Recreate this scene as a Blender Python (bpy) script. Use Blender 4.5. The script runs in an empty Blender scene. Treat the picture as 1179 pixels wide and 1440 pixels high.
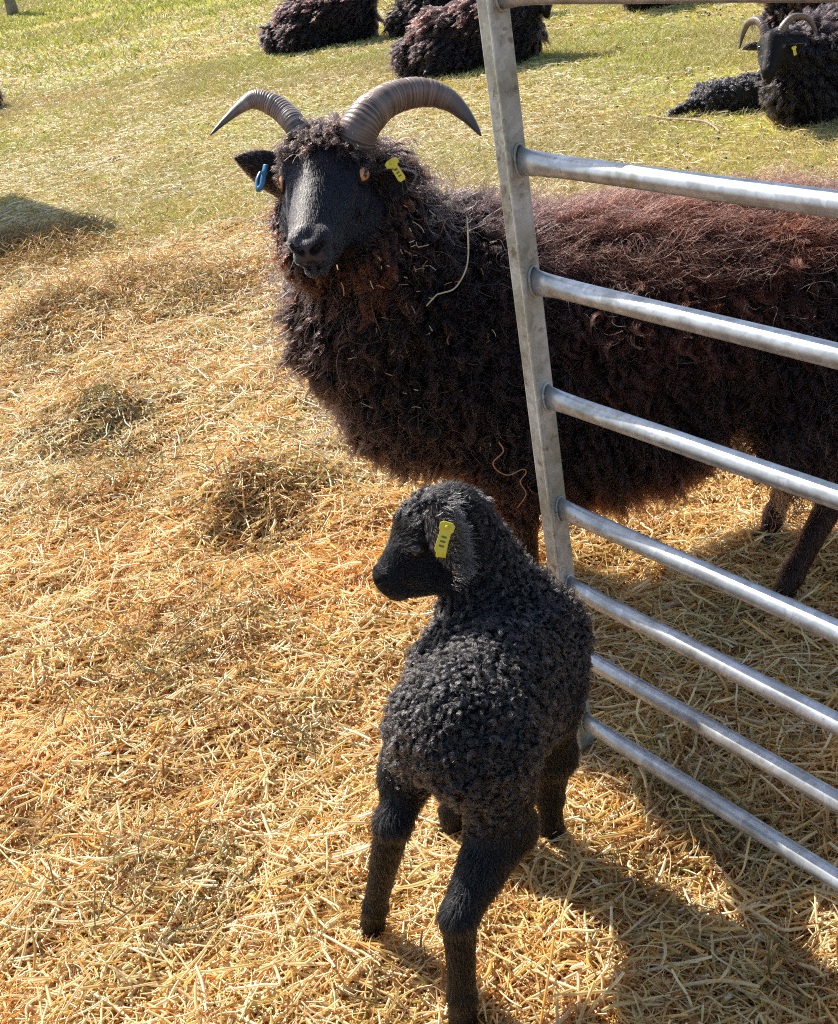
import bpy, math, random, os
import numpy as np
from mathutils import Vector, Matrix
C = bpy.context.scene.collection
SC = bpy.context.scene
rng = np.random.default_rng(7)
QUICK = os.environ.get('QK', '') 

# ------------------------------------------------------------------ camera
PITCH, ROLL, CAMH, FPX = math.radians(27.773), math.radians(-10.095), 1.2677, 1750.0
_R = np.array([1., 0, 0]); _F = np.array([0, math.cos(PITCH), -math.sin(PITCH)]); _D = np.array([0, -math.sin(PITCH), -math.cos(PITCH)])
_c, _s = math.cos(ROLL), math.sin(ROLL)
AX = _R * _c - _D * _s; AY = _R * _s + _D * _c; AZ = _F
cam = bpy.data.cameras.new('camera'); co = bpy.data.objects.new('camera', cam); C.objects.link(co)
M = Matrix(((AX[0], -AY[0], -AZ[0], 0), (AX[1], -AY[1], -AZ[1], 0), (AX[2], -AY[2], -AZ[2], CAMH), (0, 0, 0, 1)))
co.matrix_world = M
cam.sensor_fit = 'VERTICAL'; cam.sensor_height = 24.0; cam.lens = 24.0 * FPX / 1440.0
cam.clip_start = 0.05; cam.clip_end = 2000
SC.camera = co
# ------------------------------------------------------------------ light
SUN_EL, SUN_AZ = math.radians(45), math.radians(34)          # azimuth measured from +Y towards -X
sd = Vector((-math.sin(SUN_AZ) * math.cos(SUN_EL), math.cos(SUN_AZ) * math.cos(SUN_EL), math.sin(SUN_EL)))
w = bpy.data.worlds.new('World'); SC.world = w; w.use_nodes = True
nt = w.node_tree; nt.nodes.clear()
sky = nt.nodes.new('ShaderNodeTexSky'); sky.sky_type = 'NISHITA'; sky.sun_disc = False
sky.sun_elevation = SUN_EL; sky.sun_rotation = -SUN_AZ
bg = nt.nodes.new('ShaderNodeBackground'); bg.inputs[1].default_value = 0.105
wo = nt.nodes.new('ShaderNodeOutputWorld'); nt.links.new(sky.outputs[0], bg.inputs[0]); nt.links.new(bg.outputs[0], wo.inputs[0])
sl = bpy.data.lights.new('sun', 'SUN'); sl.energy = 4.8; sl.angle = math.radians(0.5); sl.color = (1.0, 0.94, 0.84)
so = bpy.data.objects.new('sun', sl); C.objects.link(so); so.rotation_euler = sd.to_track_quat('Z', 'Y').to_euler(); so.location = (-3, 8, 6)
SC.view_settings.view_transform = 'Standard'; SC.view_settings.look = 'None'
SC.view_settings.exposure = 1.1; SC.view_settings.gamma = 1.0
SC.render.engine = 'CYCLES'
cy = SC.cycles; cy.max_bounces = 9; cy.diffuse_bounces = 4; cy.glossy_bounces = 3; cy.transmission_bounces = 5; cy.transparent_max_bounces = 8
cy.use_denoising = False; cy.filter_width = 1.15; cy.sample_clamp_indirect = 4.0

# ------------------------------------------------------------------ helpers
def unit(v):
    v = np.asarray(v, float); return v / (np.linalg.norm(v, axis=-1, keepdims=True) + 1e-12)
def at(u, v, Y):
    """point of the photograph's ray (u, v) at distance Y in front of the camera"""
    d = AX * (u - 589.5) / FPX + AY * (v - 720) / FPX + AZ
    return np.array([0, 0, CAMH]) + d * (Y / d[1])
def ground_at(u, v, z=0.0):
    d = AX * (u - 589.5) / FPX + AY * (v - 720) / FPX + AZ
    return np.array([0, 0, CAMH]) + d * ((z - CAMH) / d[2])
def props(o, label=None, cat=None, group=None, kind=None):
    if label: o['label'] = label
    if cat: o['category'] = cat
    if group: o['group'] = group
    if kind: o['kind'] = kind
    return o
def thing(name, loc, label, cat, group=None):
    o = bpy.data.objects.new(name, None); C.objects.link(o); o.location = loc; o.empty_display_size = .05
    return props(o, label, cat, group)
def base_of(parent):
    b = np.zeros(3)
    while parent is not None:
        b = b + np.array(parent.location); parent = parent.parent
    return b
def mesh(name, V, F, mat, parent=None, smooth=True, attrs=None):
    me = bpy.data.meshes.new(name)
    V = np.asarray(V, float) - base_of(parent)
    me.from_pydata(V.tolist(), [], [tuple(int(i) for i in f) for f in F]); me.update()
    if smooth: me.polygons.foreach_set('use_smooth', np.ones(len(me.polygons), bool))
    for k, a in (attrs or {}).items():
        at_ = me.attributes.new(k, 'FLOAT_COLOR', 'POINT'); a = np.concatenate([a, np.ones((len(a), 1))], 1)
        at_.data.foreach_set('color', a.astype(np.float32).ravel())
    if mat: me.materials.append(mat)
    o = bpy.data.objects.new(name, me); C.objects.link(o); o.parent = parent
    return o
def curves(name, P, R, col, tip, mat, parent=None):
    """P (N,K,3) points, R (N,K) radii, col/tip (N,3) colours: one hair-curves object"""
    N, K = P.shape[:2]
    cd = bpy.data.hair_curves.new(name); cd.add_curves([K] * N)
    P = P - base_of(parent)
    cd.attributes['position'].data.foreach_set('vector', P.astype(np.float32).ravel())
    ra = cd.attributes.get('radius') or cd.attributes.new('radius', 'FLOAT', 'POINT')
    ra.data.foreach_set('value', R.astype(np.float32).ravel())
    for nm, a in (('col', col), ('tip', tip)):
        t = cd.attributes.new(nm, 'FLOAT_COLOR', 'CURVE')
        t.data.foreach_set('color', np.concatenate([a, np.ones((N, 1))], 1).astype(np.float32).ravel())
    cd.materials.append(mat)
    o = bpy.data.objects.new(name, cd); C.objects.link(o); o.parent = parent
    return o
def _h(ix, iy, s):
    n = (ix.astype(np.int64) * 374761393 + iy.astype(np.int64) * 668265263 + s * 1442695041) & 0xffffffff
    n = ((n ^ (n >> 13)) * 1274126177) & 0xffffffff
    return ((n ^ (n >> 16)) & 0xffff) / 65535.0
def noise(x, y, s=0):
    ix, iy = np.floor(x), np.floor(y); fx, fy = x - ix, y - iy
    fx = fx * fx * (3 - 2 * fx); fy = fy * fy * (3 - 2 * fy)
    a, b, c, d = _h(ix, iy, s), _h(ix + 1, iy, s), _h(ix, iy + 1, s), _h(ix + 1, iy + 1, s)
    return (a * (1 - fx) + b * fx) * (1 - fy) + (c * (1 - fx) + d * fx) * fy
def sstep(a, b, x):
    t = np.clip((x - a) / (b - a), 0, 1); return t * t * (3 - 2 * t)

# ------------------------------------------------------------------ materials
def mat(name, base=(.5, .5, .5), rough=.6, metal=0., spec=.5, noise_amt=None, bump=None, attr=None):
    m = bpy.data.materials.new(name); m.use_nodes = True; n = m.node_tree.nodes; L = m.node_tree.links
    b = n['Principled BSDF']; b.inputs['Base Color'].default_value = (*base, 1); b.inputs['Roughness'].default_value = rough
    b.inputs['Metallic'].default_value = metal; b.inputs['Specular IOR Level'].default_value = spec
    tc = n.new('ShaderNodeTexCoord')
    if noise_amt:
        sc_, c2 = noise_amt
        t = n.new('ShaderNodeTexNoise'); t.inputs['Scale'].default_value = sc_; t.inputs['Detail'].default_value = 6
        L.new(tc.outputs['Object'], t.inputs['Vector'])
        r = n.new('ShaderNodeValToRGB'); r.color_ramp.elements[0].position = .35; r.color_ramp.elements[1].position = .65
        r.color_ramp.elements[0].color = (*base, 1); r.color_ramp.elements[1].color = (*c2, 1)
        L.new(t.outputs['Fac'], r.inputs[0]); L.new(r.outputs[0], b.inputs['Base Color'])
    if attr:
        a = n.new('ShaderNodeAttribute'); a.attribute_name = attr; L.new(a.outputs['Color'], b.inputs['Base Color'])
    if bump:
        sc_, st, di = bump
        t = n.new('ShaderNodeTexNoise'); t.inputs['Scale'].default_value = sc_; t.inputs['Detail'].default_value = 8
        L.new(tc.outputs['Object'], t.inputs['Vector'])
        bp = n.new('ShaderNodeBump'); bp.inputs['Strength'].default_value = st; bp.inputs['Distance'].default_value = di
        L.new(t.outputs['Fac'], bp.inputs['Height']); L.new(bp.outputs[0], b.inputs['Normal'])
    return m
def hair_mat(name, rough=.38, rrough=.45, ior=1.38):
    m = bpy.data.materials.new(name); m.use_nodes = True; n = m.node_tree.nodes; L = m.node_tree.links; n.clear()
    o = n.new('ShaderNodeOutputMaterial'); h = n.new('ShaderNodeBsdfHairPrincipled'); h.parametrization = 'COLOR'
    a = n.new('ShaderNodeAttribute'); a.attribute_name = 'col'; b = n.new('ShaderNodeAttribute'); b.attribute_name = 'tip'
    hi = n.new('ShaderNodeHairInfo'); mx = n.new('ShaderNodeMix'); mx.data_type = 'RGBA'
    pw = n.new('ShaderNodeMath'); pw.operation = 'POWER'; pw.inputs[1].default_value = 1.8
    L.new(hi.outputs['Intercept'], pw.inputs[0]); L.new(pw.outputs[0], mx.inputs[0])
    L.new(a.outputs['Color'], mx.inputs[6]); L.new(b.outputs['Color'], mx.inputs[7]); L.new(mx.outputs[2], h.inputs['Color'])
    h.inputs['IOR'].default_value = ior; h.inputs['Roughness'].default_value = rough; h.inputs['Radial Roughness'].default_value = rrough
    L.new(h.outputs[0], o.inputs[0])
    return m
def straw_mat(name, transl=.3, gloss=.12, rough=.35):
    m = bpy.data.materials.new(name); m.use_nodes = True; n = m.node_tree.nodes; L = m.node_tree.links; n.clear()
    o = n.new('ShaderNodeOutputMaterial'); a = n.new('ShaderNodeAttribute'); a.attribute_name = 'col'
    d = n.new('ShaderNodeBsdfDiffuse'); t = n.new('ShaderNodeBsdfTranslucent'); g = n.new('ShaderNodeBsdfGlossy')
    g.inputs['Roughness'].default_value = rough; g.inputs['Color'].default_value = (1, .97, .9, 1)
    m1 = n.new('ShaderNodeMixShader'); m1.inputs[0].default_value = transl; m2 = n.new('ShaderNodeMixShader'); m2.inputs[0].default_value = gloss
    L.new(a.outputs['Color'], d.inputs[0]); L.new(a.outputs['Color'], t.inputs[0])
    L.new(d.outputs[0], m1.inputs[1]); L.new(t.outputs[0], m1.inputs[2]); L.new(m1.outputs[0], m2.inputs[1]); L.new(g.outputs[0], m2.inputs[2])
    L.new(m2.outputs[0], o.inputs[0])
    return m
MH = hair_mat('wool_fibre'); MHL = hair_mat('lamb_wool_fibre', .24, .38, 1.52)
MSTRAW = straw_mat('straw', .32, .07, .3); MGRASS = straw_mat('grass_blade', .3, .08, .4)
MSKIN = mat('sheep_skin', (.012, .009, .008), .6, 0., .12, bump=(900, .05, .0004), attr='col')
MHOOF = mat('hoof_horn', (.05, .04, .03), .5, noise_amt=(60, (.12, .1, .08)))

# ------------------------------------------------------------------ implicit bodies -> one closed mesh
def seg(P, a, b, ra, rb):
    a = np.asarray(a, np.float32); b = np.asarray(b, np.float32); ab = b - a
    t = np.clip(((P - a) @ ab) / (ab @ ab + 1e-12), 0, 1)
    return np.linalg.norm(P - a - t[..., None] * ab, axis=-1) - (ra + (rb - ra) * t)
def ell(P, c, ax, r):
    """ellipsoid: ax rows = local axes"""
    q = (P - np.asarray(c, np.float32)) @ np.asarray(ax, np.float32).T
    r = np.asarray(r, np.float32)
    k0 = np.linalg.norm(q / r, axis=-1); k1 = np.linalg.norm(q / (r * r), axis=-1)
    return k0 * (k0 - 1) / (k1 + 1e-9)
def field(P, prims):
    d = None
    for p in prims:
        e = seg(P, *p['seg']) if 'seg' in p else ell(P, *p['ell'])
        if p.get('cut'):
            k = p.get('k', .004); hh = np.clip(.5 - .5 * (e + d) / k, 0, 1); d = d * (1 - hh) - e * hh + k * hh * (1 - hh)
        elif d is None: d = e
        else:
            k = p.get('k', .03); hh = np.clip(.5 + .5 * (d - e) / k, 0, 1); d = e * (1 - hh) * 0 + d * (1 - hh) + e * hh - k * hh * (1 - hh)
    return d
def axis(lo, hi, fine=None, h=.012, hf=.003):
    if fine is None: return np.arange(lo, hi, h)
    a = np.arange(fine[0], lo - h, -h)[::-1] if fine[0] > lo else np.array([])
    f = np.arange(fine[0], fine[1], hf); b = np.arange(fine[1] + h * .3, hi + h, h)
    return np.concatenate([a[:-1], f, b])
def nets(prims, xs, ys, zs):
    X, Y, Z = np.meshgrid(xs, ys, zs, indexing='ij')
    sh = X.shape; P = np.stack([X, Y, Z], -1).astype(np.float32).reshape(-1, 3)
    F = np.concatenate([field(P[i:i + 400000], prims) for i in range(0, len(P), 400000)]).reshape(sh)
    P = P.reshape(*sh, 3); ins = F < 0
    cn = np.zeros(tuple(s - 1 for s in sh), np.int32); acc = np.zeros(cn.shape + (3,), np.float32)
    def sl_(o): return tuple(slice(o[i], sh[i] - 1 + o[i]) for i in range(3))
    cs = [(i, j, k) for i in (0, 1) for j in (0, 1) for k in (0, 1)]
    for a in cs:
        for ax in range(3):
            if a[ax]: continue
            b = list(a); b[ax] = 1; A_, B_ = sl_(a), sl_(b)
            ch = ins[A_] != ins[B_]; fa, fb = F[A_], F[B_]
            t = np.where(ch, fa / (fa - fb + 1e-12), 0)[..., None]
            acc += np.where(ch[..., None], P[A_] * (1 - t) + P[B_] * t, 0); cn += ch
    m = cn > 0; idx = -np.ones(cn.shape, np.int64); idx[m] = np.arange(m.sum()); V = acc[m] / cn[m][:, None]
    Q = []
    for ax in range(3):
        u, v = (ax + 1) % 3, (ax + 2) % 3
        a = [slice(None)] * 3; b = [slice(None)] * 3; a[ax] = slice(0, -1); b[ax] = slice(1, None)
        ch = ins[tuple(a)] != ins[tuple(b)]; I = np.argwhere(ch)
        ok = (I[:, u] > 0) & (I[:, v] > 0) & (I[:, u] < sh[u] - 1) & (I[:, v] < sh[v] - 1); I = I[ok]
        def cell(du, dv):
            J = I.copy(); J[:, u] += du; J[:, v] += dv; return idx[J[:, 0], J[:, 1], J[:, 2]]
        q = np.stack([cell(-1, -1), cell(0, -1), cell(0, 0), cell(-1, 0)], 1)
        flip = ~ins[I[:, 0], I[:, 1], I[:, 2]]; q[flip] = q[flip][:, ::-1]; Q.append(q)
    Q = np.concatenate(Q); Q = Q[(Q >= 0).all(1)]
    return V, Q
def fnormal(V, prims, e=.0015):
    g = np.zeros_like(V)
    for i in range(3):
        d = np.zeros(3, np.float32); d[i] = e
        g[:, i] = field((V + d).astype(np.float32), prims) - field((V - d).astype(np.float32), prims)
    return unit(g)
def blend_tags(V, prims, keys, k=.02):
    """value of each key at V, weighted by closeness of the primitives"""
    W = []; T = []
    for p in prims:
        if p.get('cut') or 'tag' not in p: continue
        e = seg(V.astype(np.float32), *p['seg']) if 'seg' in p else ell(V.astype(np.float32), *p['ell'])
        W.append(np.exp(-np.clip(e, -.01, 1) / k)); T.append([p['tag'][q] for q in keys])
    W = np.array(W); W /= W.sum(0); T = np.array(T)
    return W.T @ T
def sample(V, Q, n, weight):
    tri = np.concatenate([Q[:, [0, 1, 2]], Q[:, [0, 2, 3]]]); a, b, c = V[tri[:, 0]], V[tri[:, 1]], V[tri[:, 2]]
    ar = .5 * np.linalg.norm(np.cross(b - a, c - a), axis=1) * weight[tri].mean(1)
    t = rng.choice(len(tri), n, p=ar / ar.sum()); r1 = np.sqrt(rng.random(n))[:, None]; r2 = rng.random(n)[:, None]
    return a[t] * (1 - r1) + b[t] * r1 * (1 - r2) + c[t] * r1 * r2
def nearest_seed(X, S):
    from mathutils.kdtree import KDTree
    kd = KDTree(len(S))
    for i, s in enumerate(S): kd.insert(s, i)
    kd.balance()
    return np.array([kd.find(x)[1] for x in X.tolist()])
def grow(prims, X, L, nlock, K=9, lift=.6, comb=None, droop=.9, curl=.01, waves=2.5, clump=.85, frizz=.004, spread=.25, ground=None, avoid=None):
    """wool: strands rooted at X with lengths L, gathered into nlock wavy locks"""
    n = len(X); S = X[rng.choice(n, nlock, replace=False)]; li = nearest_seed(X, S.tolist())
    N = fnormal(S, prims); lift = np.full(nlock, lift) if not callable(lift) else lift(S); lf = lift[:, None]; amp = np.clip(L / (np.percentile(L, 90) * .75), 0, 1) ** 1.2; dn = np.array([0, 0, -1.]); ls = np.zeros(nlock)
    np.maximum.at(ls, li, L); 
    g = dn - N * (N @ dn)[:, None]
    cmb = comb(S, N) if comb is not None else np.zeros_like(S)
    cmb = cmb - N * (cmb * N).sum(1)[:, None]
    d0 = unit(N * lf + g * .3 + cmb + rng.normal(0, spread, (nlock, 3)))
    d1 = unit(g * droop + cmb + N * (.05 + .25 * lf * rng.random((nlock, 1))) + rng.normal(0, spread * .8, (nlock, 3)))
    under = np.clip(N @ dn, 0, 1)[:, None]; d1 = unit(d1 * (1 - under) + dn * under * 1.2)
    t = np.linspace(0, 1, K)
    path = d0[:, None] * (t - .5 * t * t)[None, :, None] * 1.0 + d1[:, None] * (.5 * t * t)[None, :, None] * 1.5 
    e1 = unit(np.cross(d1, rng.normal(0, 1, (nlock, 3)))); e2 = np.cross(d1, e1)
    ph = rng.random(nlock) * 6.28; wv = waves * (.7 + .6 * rng.random(nlock))
    ang = ph[:, None] + 6.283 * wv[:, None] * t[None]; am = curl * (.6 + .8 * rng.random(nlock))[:, None] * np.minimum(1, t * 2.2)[None]
    off = (e1[:, None] * np.cos(ang)[..., None] + e2[:, None] * np.sin(ang)[..., None]) * am[..., None]
    lock_off = off - off[:, :1]
    cl = (clump * (t ** .8))[None, :, None] * (.75 + .25 * rng.random(n))[:, None, None]
    P = X[:, None] + path[li] * (L * (.75 + .4 * rng.random(n)))[:, None, None] + lock_off[li] * amp[:, None, None]
    P = P + (S[li] - X)[:, None] * cl
    ph2 = rng.random((n, 1)) * 6.28; f1 = unit(rng.normal(0, 1, (n, 3))); f2 = unit(rng.normal(0, 1, (n, 3)))
    wa = 6.283 * waves * (1 + rng.random((n, 1))) * t[None] + ph2
    P += (f1[:, None] * np.sin(wa)[..., None] + f2[:, None] * np.cos(wa * .7)[..., None]) * (frizz * t)[None, :, None] * ((.5 + rng.random(n) ** 2 * 1.8) * amp)[:, None, None]
    if ground is not None: P[..., 2] = np.maximum(P[..., 2], ground + .004)
    return P, li
def radii(P, r, taper=.8):
    n, K = P.shape[:2]; t = np.linspace(0, 1, K); return (r * (1 - taper * t ** 2))[None, :] * (.7 + .6 * rng.random(n))[:, None]

def tube(pts, rad, ns=16, ring=None, cap=True, flat=None):
    """swept tube; pts (n,3), rad (n,)"""
    pts = np.asarray(pts, float); rad = np.asarray(rad, float); n = len(pts)
    T = unit(np.gradient(pts, axis=0)); up = np.array([0, 0, 1.]) if abs(T[0][2]) < .9 else np.array([1., 0, 0])
    e1 = unit(np.cross(T[0], up)); V = []
    for i in range(n):
        e1 = unit(e1 - T[i] * (e1 @ T[i])); e2 = np.cross(T[i], e1)
        a = np.linspace(0, 2 * np.pi, ns, endpoint=False)
        fx, fy = (1, 1) if flat is None else flat
        V.append(pts[i] + rad[i] * (np.cos(a)[:, None] * e1 * fx + np.sin(a)[:, None] * e2 * fy))
    V = np.concatenate(V); F = []
    for i in range(n - 1):
        for j in range(ns): F.append((i * ns + j, i * ns + (j + 1) % ns, (i + 1) * ns + (j + 1) % ns, (i + 1) * ns + j))
    if cap: F.append(tuple(range(ns))[::-1]); F.append(tuple((n - 1) * ns + j for j in range(ns)))
    return V, F
def spline(ctrl, n):
    c = np.asarray(ctrl, float); m = len(c); u = np.linspace(0, m - 1, n); out = []
    for x in u:
        i = min(int(x), m - 2); t = x - i; p0 = c[max(i - 1, 0)]; p1 = c[i]; p2 = c[i + 1]; p3 = c[min(i + 2, m - 1)]
        out.append(.5 * (2 * p1 + (p2 - p0) * t + (2 * p0 - 5 * p1 + 4 * p2 - p3) * t * t + (3 * p1 - p0 - 3 * p2 + p3) * t ** 3))
    return np.array(out)
def box_bm(V, F, c, ax, h):
    """append a box centred c, axes rows ax, half sizes h"""
    b = len(V)
    for sx in (-1, 1):
        for sy in (-1, 1):
            for sz in (-1, 1): V.append(np.asarray(c) + ax[0] * h[0] * sx + ax[1] * h[1] * sy + ax[2] * h[2] * sz)
    for f in ((0, 1, 3, 2), (4, 6, 7, 5), (0, 4, 5, 1), (2, 3, 7, 6), (0, 2, 6, 4), (1, 5, 7, 3)): F.append(tuple(b + i for i in f))
def bevel(o, wd=.002, seg_=2):
    m = o.modifiers.new('bevel', 'BEVEL'); m.width = wd; m.segments = seg_; m.limit_method = 'ANGLE'; return o

# ------------------------------------------------------------------ ground
def hayness(x, y):
    """1 = deep hay, 0 = open pasture"""
    lim = 4.5 + 1.5 * (noise(x * .9 + 5, y * .9, 3) - .5) - 1.2 * sstep(.0, 1.0, x)
    return 1 - sstep(lim - 1.6, lim + 1.6, y)
HOLL = [ground_at(u, v)[:2].tolist() + [r, d] for u, v, r, d in
        ((60, 520, .10, .05), (190, 655, .13, .06), (110, 640, .08, .04), (340, 785, .10, .045), (390, 790, .07, .04), (640, 980, .1, .03), (560, 1410, .06, .03),
         (620, 455, .1, .03), (250, 1130, .05, .025), (60, 1190, .05, .03), (430, 1060, .06, .02), (1140, 1390, .07, .03), (930, 1250, .07, .03))]
MOUND = [ground_at(u, v)[:2].tolist() + [r, d] for u, v, r, d in
         ((70, 470, .20, .07), (150, 590, .16, .07), (400, 720, .15, .05), (330, 735, .12, .04), (40, 360, .35, .05), (150, 720, .2, .035), (250, 950, .25, .04), (200, 420, .3, .05), (320, 420, .2, .03), (250, 1250, .15, .02), (1000, 1150, .12, .02))]
def hgt(x, y):
    x = np.asarray(x, float); y = np.asarray(y, float)
    hn = hayness(x, y)
    z = hn * (.040 * (noise(x * 3.1, y * 3.1, 1) - .5) + .034 * (noise(x * 8, y * 8, 2) - .5) + .014 * (noise(x * 19, y * 19, 4) - .5)) + .04 * (noise(x * .35, y * .35, 5) - .5) * sstep(3, 7, y)
    z = z + (1 - hn) * .012 * (noise(x * 9, y * 9, 8) - .5)
    for cx, cy_, r, d in HOLL: z = z - .65 * d * np.exp(-(((x - cx) ** 2 + (y - cy_) ** 2) / r ** 2))
    for cx, cy_, r, d in MOUND: z = z + d * np.exp(-(((x - cx) ** 2 + ((y - cy_) * 1.1) ** 2) / r ** 2))
    return z - .012 * hn
def build_ground():
    xs = np.concatenate([[-400, -120, -40, -18], np.arange(-9, -3, .25), np.arange(-3, 4, .03), np.arange(4, 10, .25), [14, 22, 45, 120, 400]])
    ys = np.concatenate([[-400, -100, -20, -5], np.arange(-1, .5, .2), np.arange(.5, 6, .03), np.arange(6, 12, .08), np.arange(12, 30, .4), [34, 45, 70, 120, 250, 600]])
    X, Y = np.meshgrid(xs, ys, indexing='ij'); Z = hgt(X, Y) - .004
    V = np.stack([X, Y, Z], -1).reshape(-1, 3); ny = len(ys)
    i, j = np.meshgrid(np.arange(len(xs) - 1), np.arange(ny - 1), indexing='ij'); a = (i * ny + j).ravel()
    F = np.stack([a, a + ny, a + ny + 1, a + 1], 1)
    m = bpy.data.materials.new('pasture'); m.use_nodes = True; n = m.node_tree.nodes; L = m.node_tree.links; b = n['Principled BSDF']
    at_ = n.new('ShaderNodeAttribute'); at_.attribute_name = 'hay'
    tc = n.new('ShaderNodeTexCoord')
    def nz(s, d=6):
        t = n.new('ShaderNodeTexNoise'); t.inputs['Scale'].default_value = s; t.inputs['Detail'].default_value = d; L.new(tc.outputs['Object'], t.inputs['Vector']); return t
    def ramp(src, *st):
        r = n.new('ShaderNodeValToRGB'); e = r.color_ramp.elements
        while len(e) < len(st): e.new(.5)
        for k, (p, c) in enumerate(st): e[k].position = p; e[k].color = (*c, 1)
        L.new(src, r.inputs[0]); return r
    g1 = ramp(nz(1.1).outputs['Fac'], (.34, (.30, .31, .035)), (.5, (.38, .34, .065)), (.64, (.42, .29, .11)))
    g2 = ramp(nz(30, 8).outputs['Fac'], (.3, (.35, .33, .25)), (.5, (.8, .8, .7)), (.7, (1.25, 1.2, 1.0)))
    mg = n.new('ShaderNodeMix'); mg.data_type = 'RGBA'; mg.blend_type = 'MULTIPLY'; mg.inputs[0].default_value = 1
    L.new(g1.outputs[0], mg.inputs[6]); L.new(g2.outputs[0], mg.inputs[7])
    h1 = ramp(nz(60, 8).outputs['Fac'], (.3, (.03, .012, .004)), (.5, (.13, .055, .012)), (.7, (.28, .14, .04)))
    mx = n.new('ShaderNodeMix'); mx.data_type = 'RGBA'; L.new(at_.outputs['Fac'], mx.inputs[0]); L.new(mg.outputs[2], mx.inputs[6]); L.new(h1.outputs[0], mx.inputs[7])
    L.new(mx.outputs[2], b.inputs['Base Color']); b.inputs['Roughness'].default_value = .85; b.inputs['Specular IOR Level'].default_value = .2
    bp = n.new('ShaderNodeBump'); bp.inputs['Strength'].default_value = .9; bp.inputs['Distance'].default_value = .02
    L.new(nz(45, 10).outputs['Fac'], bp.inputs['Height']); L.new(bp.outputs[0], b.inputs['Normal'])
    hn = hayness(V[:, 0], V[:, 1])[:, None] * np.ones((1, 3))
    o = mesh('ground', V, F, m, None, True, {'hay': hn}); props(o, kind='structure')
def strands(n, xr, yr, dens, ln, rad, thick, K, cols, tiltmax=.35, wob=.15, kink=0., wscale=None):
    """stalks lying on the ground with random bends"""
    x = np.empty(0); y = np.empty(0)
    while len(x) < n:
        yy = yr[0] + (yr[1] - yr[0]) * rng.random(n * 2); xx = xr[0] + (xr[1] - xr[0]) * rng.random(n * 2)
        fr = (xx > -.30 * yy - .45) & (xx < .44 * yy + .35)
        ok = fr & (rng.random(n * 2) < dens(xx, yy)); x = np.concatenate([x, xx[ok]]); y = np.concatenate([y, yy[ok]])
    x, y = x[:n], y[:n]
    a = rng.random(n) * 6.283 * .5 + 2.6 * noise(x * 5, y * 5, 21) + 1.0 * noise(x * 17, y * 17, 22); tl = rng.normal(0, tiltmax, n)
    L = ln[0] + (ln[1] - ln[0]) * rng.random(n) ** 1.6
    s = 1.0 if wscale is None else wscale(y)
    d = np.stack([np.cos(a) * np.cos(tl), np.sin(a) * np.cos(tl), np.sin(tl)], 1)
    sd_ = np.stack([-np.sin(a), np.cos(a), np.zeros(n)], 1)
    t = np.linspace(-.5, .5, K); P = np.zeros((n, K, 3)); P[..., 0] = x[:, None]; P[..., 1] = y[:, None]
    P += d[:, None] * (L[:, None] * t[None])[..., None]
    b1 = rng.normal(0, wob, n); b2 = rng.normal(0, wob, n); ph = rng.random(n) * 6
    P += sd_[:, None] * (L[:, None] * (b1[:, None] * (t * t * 2)[None] + .35 * b2[:, None] * np.sin(t[None] * 7 + ph[:, None])))[..., None]
    P[..., 2] += L[:, None] * .5 * rng.normal(0, wob, n)[:, None] * (.25 - t * t)[None] * 2
    if kink:
        kk = (rng.random(n) < kink); ks = rng.integers(1, K - 1, n); ang = rng.normal(0, .9, n)
        for i in range(1, K):
            mk = kk & (i > ks); dd = P[mk, i] - P[mk, ks[mk]] if mk.any() else None
            if dd is not None and len(dd):
                c, s_ = np.cos(ang[mk]), np.sin(ang[mk]); q = dd.copy(); q[:, 0] = dd[:, 0] * c - dd[:, 1] * s_; q[:, 1] = dd[:, 0] * s_ + dd[:, 1] * c
                P[mk, i] = P[mk, ks[mk]] + q
    hz = hgt(P[..., 0], P[..., 1]); th = thick(x, y) * rng.random(n) ** .7
    P[..., 2] = np.maximum(P[..., 2] + hgt(x, y)[:, None] * .5 + hz * .5 + th[:, None], hz + .001)
    R = (rad[0] + (rad[1] - rad[0]) * rng.random(n) ** 1.5)[:, None] * np.ones((1, K)); R[:, -1] *= .6; R[:, 0] *= .8
    if wscale is not None: R = R * wscale(y)[:, None]
    cols = np.asarray(cols, float) * [1, .96, .86]; ci = rng.integers(0, len(cols), n); patch = noise(x * 2.3, y * 2.3, 31) + .6 * noise(x * 9, y * 9, 32)
    col = cols[ci] * (.75 + .5 * rng.random((n, 1)))
    warm = np.array([1.0, .82, .55]); f = np.clip((patch - .7) * 1.2, 0, .75)[:, None]
    col = col * (1 - f) + col * warm * f
    return P, R, col
GOLD = [(.70, .46, .16), (.78, .58, .26), (.64, .36, .09), (.50, .22, .035), (.80, .64, .36), (.62, .42, .16), (.42, .16, .025), (.70, .54, .24), (.52, .42, .12), (.82, .70, .46)]
PALE = [(.72, .64, .46), (.62, .55, .38), (.55, .46, .26), (.78, .72, .56), (.5, .4, .2), (.45, .3, .1)]
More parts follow.
